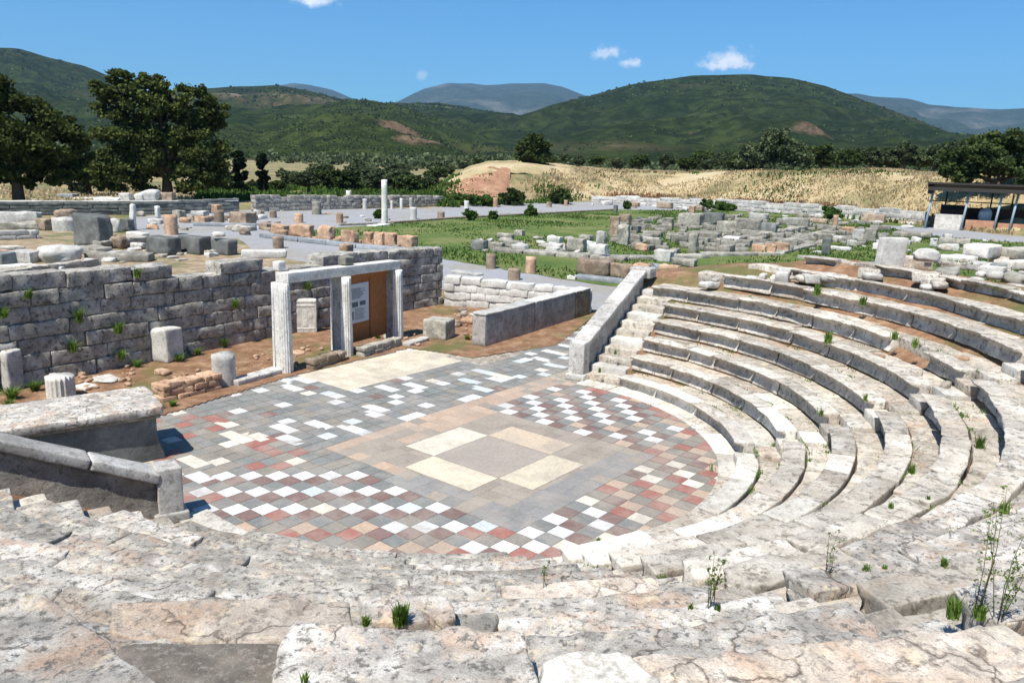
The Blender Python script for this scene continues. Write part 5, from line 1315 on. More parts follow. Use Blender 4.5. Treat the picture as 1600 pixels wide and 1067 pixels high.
p = atz(1385, 434, 2.55); V, F = rock_box(.72, .2, 1.02, .008, .02, .1, 4, 2, .04); V[:, 0] += V[:, 2]*.07; V = rotz(V, math.radians(12))+p; tag(mesh_obj('upright_slab', V, F, M['pale'], origin=p), 'tall smooth pale slab standing upright among the upper right seats', 'stone slab')

# ------------------------------------------------------------------ vegetation
def leaf_quads(P, size, seed, flat=.0, aspect=1.0):
    """one small leaf-clump quad per point"""
    rs = np.random.RandomState(seed); n = len(P)
    a = rs.normal(size=(n, 3)); a[:, 2] *= (1-flat); a /= np.linalg.norm(a, axis=1, keepdims=True)
    b = rs.normal(size=(n, 3)); b -= (b*a).sum(1, keepdims=True)*a; b /= np.linalg.norm(b, axis=1, keepdims=True)
    s = size*rs.uniform(.55, 1.35, (n, 1)); b = b*aspect
    V = np.stack([P-a*s*.5-b*s*.25, P+a*s*.1-b*s*.5, P+a*s*.55+b*s*.1, P-a*s*.1+b*s*.5], 1).reshape(-1, 3)
    F = (np.arange(n)[:, None]*4+np.arange(4)).tolist()
    return V, F
def crown_points(blobs, n, seed, shell=.35):
    rs = np.random.RandomState(seed); w = np.array([b[3]*b[4]*b[5] for b in blobs])**.72; w /= w.sum(); out = []
    for b, ww in zip(blobs, w):
        # each blob is broken into tufts, leaving gaps between
        nt_ = max(4, int(15*(b[3]+b[5])/3)); k = max(3, int(n*ww/nt_))
        d = rs.normal(size=(nt_, 3)); d /= np.linalg.norm(d, axis=1, keepdims=True); r = rs.uniform(shell, 1.05, (nt_, 1))**.7
        T = d*r*np.array(b[3:6])+np.array(b[:3])
        tr = .25*min(b[3], b[5])+.08
        p = np.repeat(T, k, 0)+rs.normal(size=(nt_*k, 3))*tr*np.array([1, 1, .62])*.62; out.append(p)
    return np.concatenate(out)
def mk_tree(name, loc, label, cat, blobs, n, size, mat, trunk_h, trunk_r, seed, group=None, lean=0, limbs=True):
    loc = np.array(loc, float); t = thing(name, loc, label, cat, group)
    rs = np.random.RandomState(seed)
    V, F = leaf_quads(crown_points(blobs, n, seed), size, seed)
    me = mesh_obj('crown', V+loc, F, mat, t, smooth=False)
    parts = [tube([loc+[0, 0, -.3], loc+[lean*.3, 0, trunk_h*.5], loc+[lean, 0, trunk_h]], [trunk_r*1.3, trunk_r, trunk_r*.75], 8)]
    if limbs:
        for b in blobs[:7]:
            q = loc+np.array(b[:3]); parts.append(tube([loc+[lean, 0, trunk_h*.92], (loc+[lean, 0, trunk_h]+q)/2+rs.normal(size=3)*.25, q], [trunk_r*.6, trunk_r*.35, trunk_r*.12], 5))
    V, F = merge(parts); mesh_obj('trunk', V, F, M['bark'], t)
    return t
def px_tree(name, bx, by, blobs_px, label, cat, mat, n, size, trunk_px, seed, dist=None, trunk_r=.3, group=None, limbs=True, dep=.8):
    """blobs given as (x, y, rx, ry) of the silhouette; placed at the tree's own distance with real depth"""
    p = atz(bx, by) if dist is None else None
    if dist is not None:
        q = atd(bx, by, dist); p = np.array([q[0], q[1], float(ground_h(q[0], q[1])[0])])
    else: p = np.array([p[0], p[1], float(ground_h(p[0], p[1])[0])])
    D = math.hypot(*(p-CAM)[:2]); sc = D/FPX; az = math.atan2(p[0]-CAM[0], p[1]-CAM[1])
    right = np.array([math.cos(az), -math.sin(az), 0]); fw = np.array([math.sin(az), math.cos(az), 0]); rs = np.random.RandomState(seed)
    bl = []
    for (x, y, rx, ry) in blobs_px:
        zc = hat(p, x, y)-p[2]; off = right*(x-bx)*sc*1.02+fw*rs.uniform(-.5, .5)*rx*sc*dep
        bl.append((off[0], off[1], zc, rx*sc*.86, rx*sc*.8, ry*sc*.86))
    th = max(.5, hat(p, bx, by-trunk_px)-p[2])
    return mk_tree(name, p, label, cat, bl, n, size, mat, th, trunk_r, seed, group, 0, limbs)
px_tree('oak_tree', 262, 303, [(210, 140, 34, 22), (258, 135, 30, 20), (300, 155, 40, 22), (330, 178, 20, 26), (200, 170, 26, 26), (240, 175, 42, 34), (290, 195, 44, 36), (212, 215, 38, 40), (255, 235, 46, 44), (308, 240, 36, 46), (195, 262, 30, 34), (235, 275, 36, 24), (300, 278, 44, 24), (335, 262, 14, 36), (232, 122, 22, 9)],
    'huge spreading dark oak, taller than all other trees', 'tree', M['oak'], 60000, .27, 26, 5, dist=88, trunk_r=.55)
px_tree('oak_tree', 30, 318, [(-20, 160, 50, 36), (25, 150, 36, 28), (50, 185, 46, 34), (0, 210, 55, 46), (70, 225, 48, 40), (92, 205, 24, 22), (102, 240, 20, 28), (30, 250, 50, 30), (85, 268, 36, 24), (-40, 240, 50, 50), (10, 130, 24, 14), (60, 276, 50, 16)],
    'big dark leaning-crowned tree at the left edge with a bare trunk', 'tree', M['oak'], 50000, .25, 55, 6, dist=74, trunk_r=.42)
px_tree('broadleaf_tree', 140, 306, [(140, 268, 20, 20), (124, 282, 18, 16), (160, 282, 20, 16), (150, 256, 14, 12)], 'mid-sized green tree between the two big dark ones', 'tree', M['olive'], 9000, .5, 14, 7, dist=96)
for (x, y, yt, w_, lb, sd_) in ((374, 302, 233, 12, 'left and taller of the two slim dark cypresses', 1), (411, 292, 237, 9, 'right and shorter of the two slim dark cypresses', 2)):
    bl = [(x, yt+(y-yt)*k/7, w_*(.35+.65*min(1, k/3.5)), (y-yt)/9) for k in range(1, 8)]
    px_tree('cypress_tree', x, y, bl, lb, 'tree', M['cypress'], 6000, .42, 8, sd_+60, dist=104, trunk_r=.2, limbs=False)
px_tree('broadleaf_tree', 833, 262, [(826, 230, 18, 18), (842, 228, 16, 18), (822, 247, 17, 14), (846, 246, 16, 14), (834, 215, 15, 9)], 'round dark tree on top of the mound at centre', 'tree', M['darktree'], 12000, .4, 5, 9, dist=125)
px_tree('olive_tree', 1205, 278, [(1205, 235, 34, 26), (1172, 248, 22, 22), (1240, 246, 24, 24), (1208, 215, 22, 14), (1190, 264, 30, 14), (1228, 266, 30, 12), (1208, 270, 34, 9)], 'broad bushy olive at the edge of the dry field, the nearest there', 'tree', M['olive'], 26000, .34, 3, 10, dist=126)
px_tree('olive_tree', 1560, 292, [(1560, 245, 44, 34), (1515, 258, 30, 26), (1590, 225, 36, 24), (1550, 215, 34, 16), (1530, 272, 30, 16), (1620, 255, 40, 34), (1590, 276, 30, 14)], 'large dark tree behind the shelter at the right edge', 'tree', M['darktree'], 26000, .34, 8, 11, dist=96)
# further individual trees, copies of four prototypes
protos = {}
def proto_tree(kind, seed):
    rs = np.random.RandomState(seed); bl = []
    R = 1.0
    for k in range(9):
        a = rs.rand()*6.28; q = rs.uniform(.1, .62); bl.append((math.cos(a)*q*2.4, math.sin(a)*q*2.4, 2.2+rs.uniform(-.6, 1.4)*(1-q*.5), rs.uniform(.9, 1.5), rs.uniform(.9, 1.5), rs.uniform(.8, 1.2)))
    V, F = leaf_quads(crown_points(bl, 6500, seed), .34, seed)
    me = bpy.data.meshes.new('crown'); me.from_pydata(V.tolist(), [], F); me.materials.append(M[kind])
    V, F = merge([tube([(0, 0, -.5), (.1, 0, .7), (0, .1, 1.5)], [.28, .2, .16], 6)]+[tube([(0, 0, 1.3), tuple(np.array(b[:3])*.5+[0, 0, .6]), b[:3]], [.12, .08, .03], 4) for b in bl[:5]])
    mt = bpy.data.meshes.new('trunk'); mt.from_pydata(V.tolist(), [], F); mt.materials.append(M['bark']); return me, mt
PT = [proto_tree('olive', 101), proto_tree('olive', 102), proto_tree('darktree', 103), proto_tree('darktree', 104), proto_tree('olive', 105)]
def put_tree(px, dist, topy, k, label, group, name='olive_tree', wide=1.15, seed=0):
    q = atd(px, 240, dist); z = float(ground_h(q[0], q[1])[0]); ht = hat(q, px, topy)-z; s = max(ht/4.7, .3)
    rs = np.random.RandomState(int(px*3+dist)); me, mt = PT[k]
    t = thing(name, (q[0], q[1], z), label, 'tree', group); t.rotation_euler = (0, 0, rs.rand()*6.28); t.scale = (s*wide, s*wide, s)
    for nm, mm in (('crown', me), ('trunk', mt)): o = bpy.data.objects.new(nm, mm); COL.objects.link(o); o.parent = t
    return t
lab = 'one of the dark green trees in the continuous line behind the dry field'
for (x, d, ty, k) in ((1110, 150, 240, 0), (1075, 140, 240, 2), (1040, 160, 236, 1), (1000, 150, 238, 3), (965, 140, 243, 0), (935, 150, 238, 2), (905, 145, 242, 4), (880, 160, 236, 1), (862, 140, 243, 3), (1140, 160, 232, 1), (1155, 140, 240, 3),
    (1262, 150, 228, 2), (1285, 140, 222, 3), (1310, 150, 226, 0), (1335, 135, 224, 2), (1362, 140, 222, 1), (1390, 150, 226, 3), (1415, 135, 220, 4), (1440, 140, 224, 2), (1462, 125, 216, 1), (1488, 130, 213, 3), (1508, 120, 210, 0), (1150, 190, 226, 2), (1250, 180, 224, 3), (1180, 200, 224, 0), (1095, 180, 226, 2)):
    put_tree(x, d, ty, k, lab, 'trees in line behind the dry field')
lab = 'one of the rounded olive trees behind the far walls and white columns'
for (x, d, ty, k) in ((345, 110, 262, 0), (392, 116, 280, 4), (430, 108, 276, 2), (455, 120, 262, 0), (480, 112, 262, 1), (510, 118, 256, 2), (540, 110, 262, 3), (565, 125, 252, 0), (590, 112, 262, 4), (615, 118, 256, 1), (640, 108, 264, 2), (662, 114, 268, 0), (500, 150, 248, 1), (560, 160, 246, 4), (620, 150, 248, 0), (440, 170, 262, 4), (680, 135, 258, 3), (700, 150, 254, 0), (725, 160, 250, 1), (750, 170, 246, 3), (780, 180, 244, 2), (180, 120, 250, 4), (120, 130, 240, 2), (90, 120, 255, 3)):
    put_tree(x, d, ty, k, lab, 'olive trees behind the far walls', wide=1.25)
# bushes
def bush(px, py, w, h, mat, label, n=700, size=.16, dist=None, group='small green shrubs'):
    p = atz(px, py); p[2] = 0
    if dist: q = atd(px, py, dist); p = np.array([q[0], q[1], float(ground_h(q[0], q[1])[0])])
    D = math.hypot(*(p-CAM)[:2]); s = D/FPX; W, H = w*s/2, h*s/2; rs = np.random.RandomState(int(px))
    bl = [(rs.uniform(-.5, .5)*W, rs.uniform(-.5, .5)*W, H*rs.uniform(.5, 1.3), W*.55, W*.55, H*.6) for _ in range(5)]
    V, F = leaf_quads(crown_points(bl, n, int(px)), size, int(px)); return tag(mesh_obj('shrub', V+p, F, mat, origin=p, smooth=False), label, 'shrub', group)
for (x, y, w_, h, lb) in ((734, 345, 20, 20, 'round green shrub on the lawn edge, leftmost of three'), (771, 343, 14, 15, 'round green shrub on the lawn edge, middle of three'), (828, 338, 22, 18, 'green shrub on the lawn edge, rightmost of three'), (592, 342, 12, 15, 'small shrub just left of the tallest white column'), (978, 327, 14, 14, 'bluish shrub near the thin dark post')):
    bush(x, y, w_, h, M['shrub'], lb, 1200, .22)
for (x, y, w_, h, d, mt, lb) in ((803, 305, 46, 30, 92, 'darktree', 'dark bush on the left flank of the red mound'), (874, 300, 44, 24, 98, 'darktree', 'dark bush right of the red mound'), (750, 306, 60, 22, 88, 'shrub', 'low yellow-green bush at the foot of the red mound'), (715, 302, 50, 20, 90, 'shrub', 'spreading low bush left of the yellow-green one'), (1302, 318, 30, 22, 88, 'shrub', 'tall green weeds before the dry field'), (1120, 300, 70, 16, 98, 'shrub', 'low green weed belt in the dry field'), (1230, 290, 30, 14, 100, 'shrub', 'faint green patch in the dry field')):
    bush(x, y, w_, h, M[mt], lb, 2600, .3, dist=d, group='bushes around the dry field')
# dry grass on the mound
def grass_patch(name, n, pxr, dr_, mats, hgt, seed, wid=.12, cond=None, label=None):
    rs = np.random.RandomState(seed); px = rs.uniform(*pxr, n); dist = rs.uniform(0, 1, n)
    P = []
    for x, t_ in zip(px, dist):
        a = az_of(x); f0 = np.interp(a, _maz, _mf); d = f0+dr_[0]+(dr_[1]-dr_[0])*t_; P.append((CAM[0]+math.sin(a)*d, CAM[1]+math.cos(a)*d))
    P = np.array(P); z = ground_h(P[:, 0], P[:, 1]); k = fbm(np.stack([P[:, 0]*.15, P[:, 1]*.15, z*0], 1), seed, 3)
    keep = k > (-.4 if cond is None else cond); P = P[keep]; z = z[keep]; m_ = len(P)
    h = hgt*rs.uniform(.5, 1.4, m_); an = rs.rand(m_)*6.28; dx = np.cos(an)*wid; dy = np.sin(an)*wid; lx = rs.normal(size=(m_, 2))*h[:, None]*.25
    V = np.stack([np.stack([P[:, 0]-dx, P[:, 1]-dy, z-.05], 1), np.stack([P[:, 0]+dx, P[:, 1]+dy, z-.05], 1), np.stack([P[:, 0]+dx*.6+lx[:, 0], P[:, 1]+dy*.6+lx[:, 1], z+h], 1), np.stack([P[:, 0]-dx*.6+lx[:, 0], P[:, 1]-dy*.6+lx[:, 1], z+h*.9], 1)], 1).reshape(-1, 3)
    F = (np.arange(m_)[:, None]*4+np.arange(4)).tolist()
    return tag(mesh_obj(name, V, F, mats, smooth=False, origin=np.zeros(3)), kind='stuff')
grass_patch('dry_grass', 34000, (860, 1600), (0, 40), M['drygrass'], .32, 1, .10)
grass_patch('dry_grass', 6000, (660, 900), (2, 40), M['drygrass'], .3, 2, .1, .05)
grass_patch('green_weeds', 2500, (660, 880), (-2, 14), M['shrub'], .4, 18, .12, .1)
grass_patch('dry_weeds', 6500, (940, 1435), (-2, 6), M['redgrass'], .45, 3, .1, .15)
grass_patch('dry_grass', 6000, (-60, 300), (-8, 20), M['drygrass'], .3, 4, .1)
grass_patch('green_weeds', 5000, (860, 1440), (-1, 30), M['shrub'], .4, 8, .12, .32)
grass_patch('green_weeds', 9000, (300, 720), (-6, 30), M['shrub'], .6, 5, .16)
# bare rocky and reddish patches on the slopes
def hill_pt(pts, d0, d1, px, y):
    yr = np.interp(px, [p[0] for p in pts], [p[1] for p in pts]); h0 = horizon(px); v = (max(0.02, (h0-y)/(h0-yr)))**(1/.75); v = min(v, .98)
    return atd(px, y, d0+(d1-d0)*v)
def add_patches(mat, P):
    t = mat.node_tree; b = [n for n in t.nodes if n.type == 'BSDF_PRINCIPLED'][0]; lk = b.inputs['Base Color'].links[0]; c = lk.from_socket
    tcn = nnode(t, 'ShaderNodeTexCoord'); nz1 = noise(t, tcn.outputs['Object'], .02, 6, .75, .3)
    for (p, rx, ry, col, amt) in P:
        az = math.atan2(p[0]-CAM[0], p[1]-CAM[1])
        mp = nnode(t, 'ShaderNodeMapping', vector_type='TEXTURE'); mp.inputs['Location'].default_value = tuple(p); mp.inputs['Rotation'].default_value = (0, 0, -az); mp.inputs['Scale'].default_value = (rx, ry*3, ry)
        t.links.new(tcn.outputs['Object'], mp.inputs['Vector'])
        ln = nnode(t, 'ShaderNodeVectorMath', operation='LENGTH'); t.links.new(mp.outputs[0], ln.inputs[0])
        a = nnode(t, 'ShaderNodeMath', operation='MULTIPLY_ADD'); t.links.new(nz1, a.inputs[0]); a.inputs[1].default_value = -3.6; t.links.new(ln.outputs['Value'], a.inputs[2])
        c = mix(t, _step(t, a.outputs[0], amt), c, col)
    t.links.new(c, b.inputs['Base Color'])
def _step(t, v, amt):
    mr = nnode(t, 'ShaderNodeMapRange', interpolation_type='SMOOTHSTEP'); t.links.new(v, mr.inputs[0]); mr.inputs[1].default_value = -.7; mr.inputs[2].default_value = -1.35; mr.inputs[3].default_value = 0; mr.inputs[4].default_value = amt*.62; return mr.outputs[0]
_p2 = [(330, 135), (430, 130), (530, 149), (700, 160), (830, 180)]; _p3 = [(340, 192), (430, 172), (560, 151), (620, 159), (680, 178), (740, 200), (800, 222)]; _p4 = [(700, 212), (815, 178), (900, 150), (1060, 120), (1180, 112), (1290, 130), (1400, 171), (1530, 214)]
ROCK = (.24, .19, .15); RDE = (.26, .16, .115)
add_patches(M['hill'], [(hill_pt(_p2, 800, 2000, 385, 150), 75, 16, ROCK, .8), (hill_pt(_p2, 800, 2000, 690, 165), 60, 10, ROCK, .7), (hill_pt(_p4, 560, 1700, 1210, 171), 26, 9, ROCK, .8), (hill_pt(_p4, 560, 1700, 1075, 197), 20, 9, RDE, .7), (hill_pt(_p4, 560, 1700, 1262, 207), 28, 10, RDE, .9), (hill_pt(_p4, 560, 1700, 1010, 180), 30, 9, ROCK, .6), (hill_pt(_p4, 560, 1700, 1150, 222), 10, 5, RDE, .9), (hill_pt(_p4, 560, 1700, 1365, 212), 16, 7, RDE, .8), (hill_pt(_p4, 560, 1700, 1430, 222), 26, 7, RDE, .7)])
add_patches(M['hill_bright'], [(hill_pt(_p3, 480, 1200, 462, 180), 14, 6, ROCK, .8), (hill_pt(_p3, 480, 1200, 640, 205), 34, 10, RDE, .9), (hill_pt(_p3, 480, 1200, 690, 222), 34, 7, RDE, .95), (hill_pt(_p3, 480, 1200, 740, 230), 22, 4.5, (.44, .28, .18), .95), (hill_pt(_p3, 480, 1200, 470, 236), 80, 7, (.22, .19, .12), .7), (hill_pt(_p3, 480, 1200, 395, 236), 60, 6, (.26, .21, .15), .7)])
# scrub and single trees all over the slopes
rs = np.random.RandomState(31); Pc = []; Sz = []
for (HV, m_, n_c, dr_) in HILLV[:4]:
    G_ = HV.reshape(n_c, m_, 3); cnt = 9000
    i_ = rs.uniform(0, n_c-1.01, cnt); k_ = rs.uniform(0, 59, cnt); i0 = i_.astype(int); k0 = k_.astype(int); fi = (i_-i0)[:, None]; fk = (k_-k0)[:, None]
    P = (G_[i0, k0]*(1-fi)+G_[i0+1, k0]*fi)*(1-fk)+(G_[i0, k0+1]*(1-fi)+G_[i0+1, k0+1]*fi)*fk
    keep = fbm(P*np.array([.006, .006, 0]), 17, 3)+rs.uniform(-.5, .5, cnt) > .0; P = P[keep]
    D_ = np.hypot(P[:, 0], P[:, 1]); sz = D_*.0026*rs.uniform(.5, 1.3, len(P))
    for _ in range(3):
        Pc.append(P+rs.normal(size=P.shape)*sz[:, None]*np.array([.4, .4, .15])+np.array([0, 0, 1.])*sz[:, None]*.25); Sz.append(sz)
Pc = np.concatenate(Pc); Sz = np.concatenate(Sz); n = len(Pc)
a_ = rs.normal(size=(n, 3)); a_ /= np.linalg.norm(a_, axis=1, keepdims=True); b_ = np.cross(a_, rs.normal(size=(n, 3))); b_ /= np.linalg.norm(b_, axis=1, keepdims=True); s_ = Sz[:, None]*.5
V = np.stack([Pc-a_*s_, Pc+b_*s_, Pc+a_*s_, Pc-b_*s_], 1).reshape(-1, 3)
tag(mesh_obj('hillside_scrub', V, (np.arange(n)[:, None]*4+np.arange(4)).tolist(), M['darktree'], smooth=False, origin=np.zeros(3)), kind='stuff')
rs = np.random.RandomState(71); LP = np.array([p[:2] for p in lawn_poly]); x0, y0 = LP.min(0); x1, y1 = LP.max(0); cnt = 60000
X = rs.uniform(x0, x1, cnt); Y = rs.uniform(y0, y1, cnt); ins = np.zeros(cnt, bool)
for i in range(len(LP)):
    xa, ya = LP[i]; xb, yb = LP[(i+1) % len(LP)]; ins ^= ((ya > Y) != (yb > Y)) & (X < (xb-xa)*(Y-ya)/(yb-ya+1e-12)+xa)
K_ = fbm(np.stack([X*.3, Y*.3, X*0], 1), 6, 3); ins &= (K_+rs.uniform(-.5, .5, cnt) > -.1); X, Y, K_ = X[ins], Y[ins], K_[ins]; n = len(X)
h = .05+.09*rs.rand(n)+.06*np.clip(K_, 0, 1); an = rs.rand(n)*6.28; dx, dy = np.cos(an)*.05, np.sin(an)*.05; lx = rs.normal(size=(n, 2))*.04
V = np.stack([np.stack([X-dx, Y-dy, X*0+.02], 1), np.stack([X+dx, Y+dy, X*0+.02], 1), np.stack([X+lx[:, 0]+dx*.5, Y+lx[:, 1]+dy*.5, h+.02], 1), np.stack([X+lx[:, 0]-dx*.5, Y+lx[:, 1]-dy*.5, h*.8+.02], 1)], 1).reshape(-1, 3)
tag(mesh_obj('lawn_grass', V, (np.arange(n)[:, None]*4+np.arange(4)).tolist(), M['shrub'], smooth=False, origin=np.zeros(3)), kind='stuff')
# far groves: too many trees to count, one object
rs = np.random.RandomState(12); Pc = []; Sz = []
tuft = []
for k in range(3000):
    x = rs.uniform(-100, 1700); d = 170*math.exp(rs.rand()*1.75); a = az_of(x); q = np.array([CAM[0]+math.sin(a)*d, CAM[1]+math.cos(a)*d])
    if fbm(np.array([[q[0]*.006, q[1]*.006, 0]]), 4, 2)[0] < -.05 or (300 < x < 560 and d < 330): continue
    z = float(ground_h(q[0], q[1])[0]); r = rs.uniform(1.6, 3.2); nn_ = 26 if d < 400 else 12
    dd = rs.normal(size=(nn_, 3)); dd /= np.linalg.norm(dd, axis=1, keepdims=True)
    Pc.append(q_ := np.column_stack([q[0]+dd[:, 0]*r, q[1]+dd[:, 1]*r, z+r*.9+dd[:, 2]*r*.8])); Sz.append(np.full(nn_, 1.5 if d < 400 else 2.4))
Pc = np.concatenate(Pc); Sz = np.concatenate(Sz)
rs = np.random.RandomState(3); n = len(Pc); a_ = rs.normal(size=(n, 3)); a_ /= np.linalg.norm(a_, axis=1, keepdims=True); b_ = np.cross(a_, rs.normal(size=(n, 3))); b_ /= np.linalg.norm(b_, axis=1, keepdims=True)
s_ = Sz[:, None]*.5
V = np.stack([Pc-a_*s_, Pc+b_*s_, Pc+a_*s_, Pc-b_*s_], 1).reshape(-1, 3)
tag(mesh_obj('olive_groves', V, (np.arange(n)[:, None]*4+np.arange(4)).tolist(), M['olive'], smooth=False, origin=np.zeros(3)), kind='stuff')

# weeds in the theatre
def on_tier(px, py):
    """point of the seating seen at this picture position, by marching the ray"""
    d = ray(px, py); d = d/np.linalg.norm(d)
    for s in np.linspace(1.2, 40, 1800):
        p = CAM+d*s; r = math.hypot(p[0], p[1])
        if r < R0: z = .03
        else: i = min(int((r-R0)/RUN)+1, 13); z = RISE*i-(.045 if (r-R0) % RUN > .38 else 0)
        if p[2] <= z: return np.array([p[0], p[1], z])
    return None
def tuft(px, py, hpx, n, label, mat='weed', wid=.35, name='weed_tuft', cat='weed', p=None, broad=.0035):
    p = on_tier(px, py) if p is None else p
    D = np.linalg.norm(p-CAM); h = hpx/FPX*D; rs = np.random.RandomState(int(px*3+py)); V = []; F = []
    for k in range(int(n*2.2)):
        a = rs.rand()*6.28; l = rs.uniform(.2, 1.3)*h*wid; hh_ = h*rs.uniform(.5, 1.1); b = p+np.array([rs.normal()*h*.12, rs.normal()*h*.12, -.02])
        tdir = np.array([math.cos(a), math.sin(a), 0]); sdir = np.array([-tdir[1], tdir[0], 0])*max(broad, D*.00035)*rs.uniform(.6, 1.3)
        m1 = b+tdir*l*.35+np.array([0, 0, hh_*.6]); e = b+tdir*l+np.array([0, 0, hh_]); o_ = len(V)
        V += [b-sdir, b+sdir, m1+sdir*1.2, m1-sdir*1.2, e]; F += [(o_, o_+1, o_+2, o_+3), (o_+3, o_+2, o_+4)]
    return tag(mesh_obj(name, V, F, M[mat], origin=p, smooth=False), label, cat, 'weeds growing between the stones')
def stalk_plant(px, py, hpx, nst, label, leafy, seed, lean=.15):
    p = on_tier(px, py); D = np.linalg.norm(p-CAM); h = hpx/FPX*D; t = thing('stalk_weed', p, label, 'weed', 'tall thin weeds in the foreground'); rs = np.random.RandomState(seed); parts = []; LP = []
    for k in range(nst):
        a = rs.rand()*6.28; hh_ = h*rs.uniform(.45, 1.0) if k else h; tip = p+np.array([math.cos(a)*hh_*lean, math.sin(a)*hh_*lean, hh_]); mid = (p+tip)/2+rs.normal(size=3)*hh_*.03
        rr_ = max(.0022, D*.00035); parts.append(tube([p+np.array([math.cos(a), math.sin(a), 0])*.02, mid, tip], [rr_*1.3, rr_, rr_*.6], 5))
        for j in range(3):
            s = rs.uniform(.35, .9); q = p+(tip-p)*s; e = q+np.array([rs.normal()*hh_*.09, rs.normal()*hh_*.09, hh_*.10]); parts.append(tube([q, e], [rr_*.6, rr_*.4], 4)); LP.append(e)
        LP += [tip]*2+[p+(tip-p)*rs.uniform(.2, .95) for _ in range(leafy)]
    V, F = merge(parts); mesh_obj('stem', V, F, M['stem'], t)
    LP = np.array(LP); LP = np.repeat(LP, 4, 0)+rs.normal(size=(len(LP)*4, 3))*h*.018
    V, F = leaf_quads(LP, max(.018, D*.0022), seed, aspect=.6); mesh_obj('leaves', V, F, M['weed'], t, smooth=False)
stalk_plant(1110, 948, 78, 6, 'thin twiggy weed in the foreground, left of the tall green one', 3, 5)
stalk_plant(1522, 962, 180, 4, 'tallest green weed, standing in the lower right corner', 5, 6, .06)
stalk_plant(1558, 966, 140, 5, 'tall branching green weed beside the tallest one', 8, 7, .28)
stalk_plant(1292, 900, 70, 3, 'very thin grey dry stalk among the lower right seats', 1, 8, .12)
stalk_plant(850, 920, 42, 2, 'faint dry stalk in front of the mosaic edge', 1, 9)
for (x, y, h, n_, lb) in ((626, 976, 32, 110, 'bushy green tuft in the middle of the foreground'), (572, 976, 16, 40, 'low olive-green tuft left of the bushy one'), (1080, 950, 12, 20, 'bright little leaf tuft left of the twiggy weed'), (1122, 950, 12, 20, 'bright little leaf tuft right of the twiggy weed'),
    (1490, 962, 30, 50, 'dense green weed patch at the foot of the tall weeds, left part'), (1530, 964, 24, 50, 'dense green weed patch at the foot of the tall weeds, right part'), (1475, 882, 16, 20, 'small green tuft above the dense weed patch'), (1353, 892, 14, 16, 'small brownish green tuft on a lower right step'), (1382, 888, 10, 20, 'low creeping weed right of the brownish tuft'),
    (476, 1064, 24, 8, 'single bright green blade at the bottom edge'), (935, 846, 9, 20, 'tiny green weed growing out of the mosaic'), (1120, 880, 14, 8, 'upright grass blade on the second row near the kerb'), (1134, 882, 12, 8, 'upright grass blade beside the other on the second row'),
    (1570, 800, 20, 22, 'green weed on the right, between two seat rows'), (1292, 548, 20, 40, 'dark green weed clump on the fifth row of the upper wedge'), (1275, 468, 18, 40, 'green weed clump high in the upper wedge, below the slab'), (1346, 492, 14, 30, 'green weed right of the high clump'), (1396, 545, 14, 30, 'green weed on the sixth row of the upper wedge'), (1428, 550, 16, 20, 'upright green weed on the sixth row near the stair'),
    (1112, 735, 16, 5, 'thin grass stem beside the right edge of the mosaic'), (1210, 700, 14, 14, 'weed growing in the stair gap near the second row'), (1280, 672, 14, 14, 'weed growing in the stair gap near the third row'), (1350, 640, 12, 16, 'weed growing in the stair gap near the fourth row'),
    (1425, 740, 18, 26, 'green weed behind the fourth seat of the lower right wedge'), (1530, 700, 22, 30, 'green weed behind the sixth seat of the lower right wedge'), (1392, 792, 10, 26, 'moss-like weed in the joint behind the fourth seat'), (1450, 782, 10, 20, 'moss-like weed in the joint behind the fifth seat'), (936, 592, 8, 12, 'small weed at the foot of the right-hand end stair'), (960, 570, 8, 12, 'small weed on the second tier by the end stair')):
    tuft(x, y, h, n_, lb, p={626: atz(626, 970, 2.73), 572: atz(572, 972, 2.73), 476: atz(476, 1064, 3.15)}.get(x))
rs = np.random.RandomState(21)
WN = np.array([dirw[1], -dirw[0]])
for k, (x, y, h) in enumerate(((215, 432, 14), (45, 465, 14), (125, 502, 22), (185, 520, 18), (115, 548, 18), (5, 495, 16), (368, 480, 14), (480, 452, 14), (190, 560, 14), (350, 540, 14))):
    # foot on the face of the tall wall
    d = ray(x, y); n3 = np.array([WN[0], WN[1], 0]); Pw = np.array([*(b2_[:2]+nw-np.array([-dirw[1], dirw[0]])*.40), 0]); s = ((Pw-CAM)@n3)/(d@n3); q = CAM+d*s
    tuft(x, y, h, 36, 'green weed sprouting from the face of the tall grey wall', p=q, wid=.6)
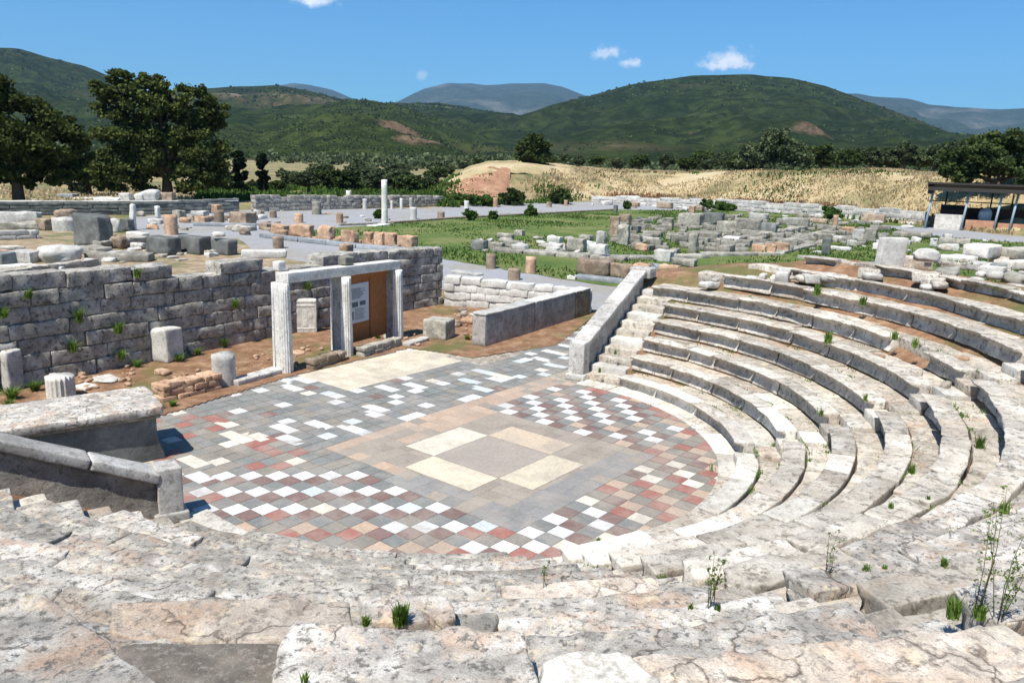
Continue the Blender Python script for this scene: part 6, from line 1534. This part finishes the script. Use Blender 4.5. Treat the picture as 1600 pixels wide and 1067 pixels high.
for k, (x, y, h, n_) in enumerate(((280, 566, 14, 60), (310, 556, 12, 50), (215, 575, 12, 50), (250, 640, 10, 60), (270, 636, 10, 50), (90, 590, 16, 50), (20, 625, 18, 80), (55, 612, 16, 60), (680, 527, 8, 40), (730, 532, 8, 40), (590, 530, 10, 30), (700, 470, 10, 40), (675, 462, 12, 40), (15, 640, 14, 60), (395, 520, 8, 40))):
    tuft(x, y, h, n_, 'patch of grass on the brown soil behind the stage columns', p=atz(x, y)+np.array([0, 0, .03]), wid=.9)

rs = np.random.RandomState(41); V = []; F = []
for k in range(5200):
    i = rs.randint(1, 11); a = math.radians(rs.uniform(-125, 50)); rr_ = R0+RUN*(i-1)+rs.choice([.375, .375, .375, .72])+rs.normal()*.012
    p = polar(a, rr_, RISE*i-.05)
    if fbm(np.array([[p[0]*1.9, p[1]*1.9, i*3.1]]), 5, 3)[0] < .34+(.12 if a < -1.1 else 0): continue
    for _ in range(5):
        q = p+np.array([rs.normal()*.03, rs.normal()*.03, 0]); h = rs.uniform(.02, .075); an = rs.rand()*6.28; d_ = np.array([math.cos(an), math.sin(an), 0])*.011; l_ = rs.normal(size=3)*h*.35; o_ = len(V)
        V += [q-d_, q+d_, q+d_*.3+l_*np.array([1, 1, 0])+np.array([0, 0, h])]; F.append((o_, o_+1, o_+2))
tag(mesh_obj('joint_weeds', np.array(V), F, M['weed'], smooth=False, origin=np.zeros(3)), kind='stuff')

# ------------------------------------------------------------------ haze
V, F = boxgrid(17000, 17000, 800, 0, 20000)
V = np.array([(x, y, z) for x in (-12500, 12500) for y in (-12500, 12500) for z in (-2, 1250)], float)
F = [(0, 1, 3, 2), (4, 6, 7, 5), (0, 4, 5, 1), (2, 3, 7, 6), (0, 2, 6, 4), (1, 5, 7, 3)]
hm = bpy.data.materials.new('air'); hm.use_nodes = True; ht = hm.node_tree; ht.nodes.clear()
ho = ht.nodes.new('ShaderNodeOutputMaterial'); hv = ht.nodes.new('ShaderNodeVolumePrincipled'); hv.inputs['Color'].default_value = (.40, .66, 1., 1); hv.inputs['Density'].default_value = 6e-5; hv.inputs['Anisotropy'].default_value = .1
ht.links.new(hv.outputs[0], ho.inputs['Volume'])
tag(mesh_obj('haze', V, F, hm, smooth=False, origin=np.zeros(3)), kind='stuff')
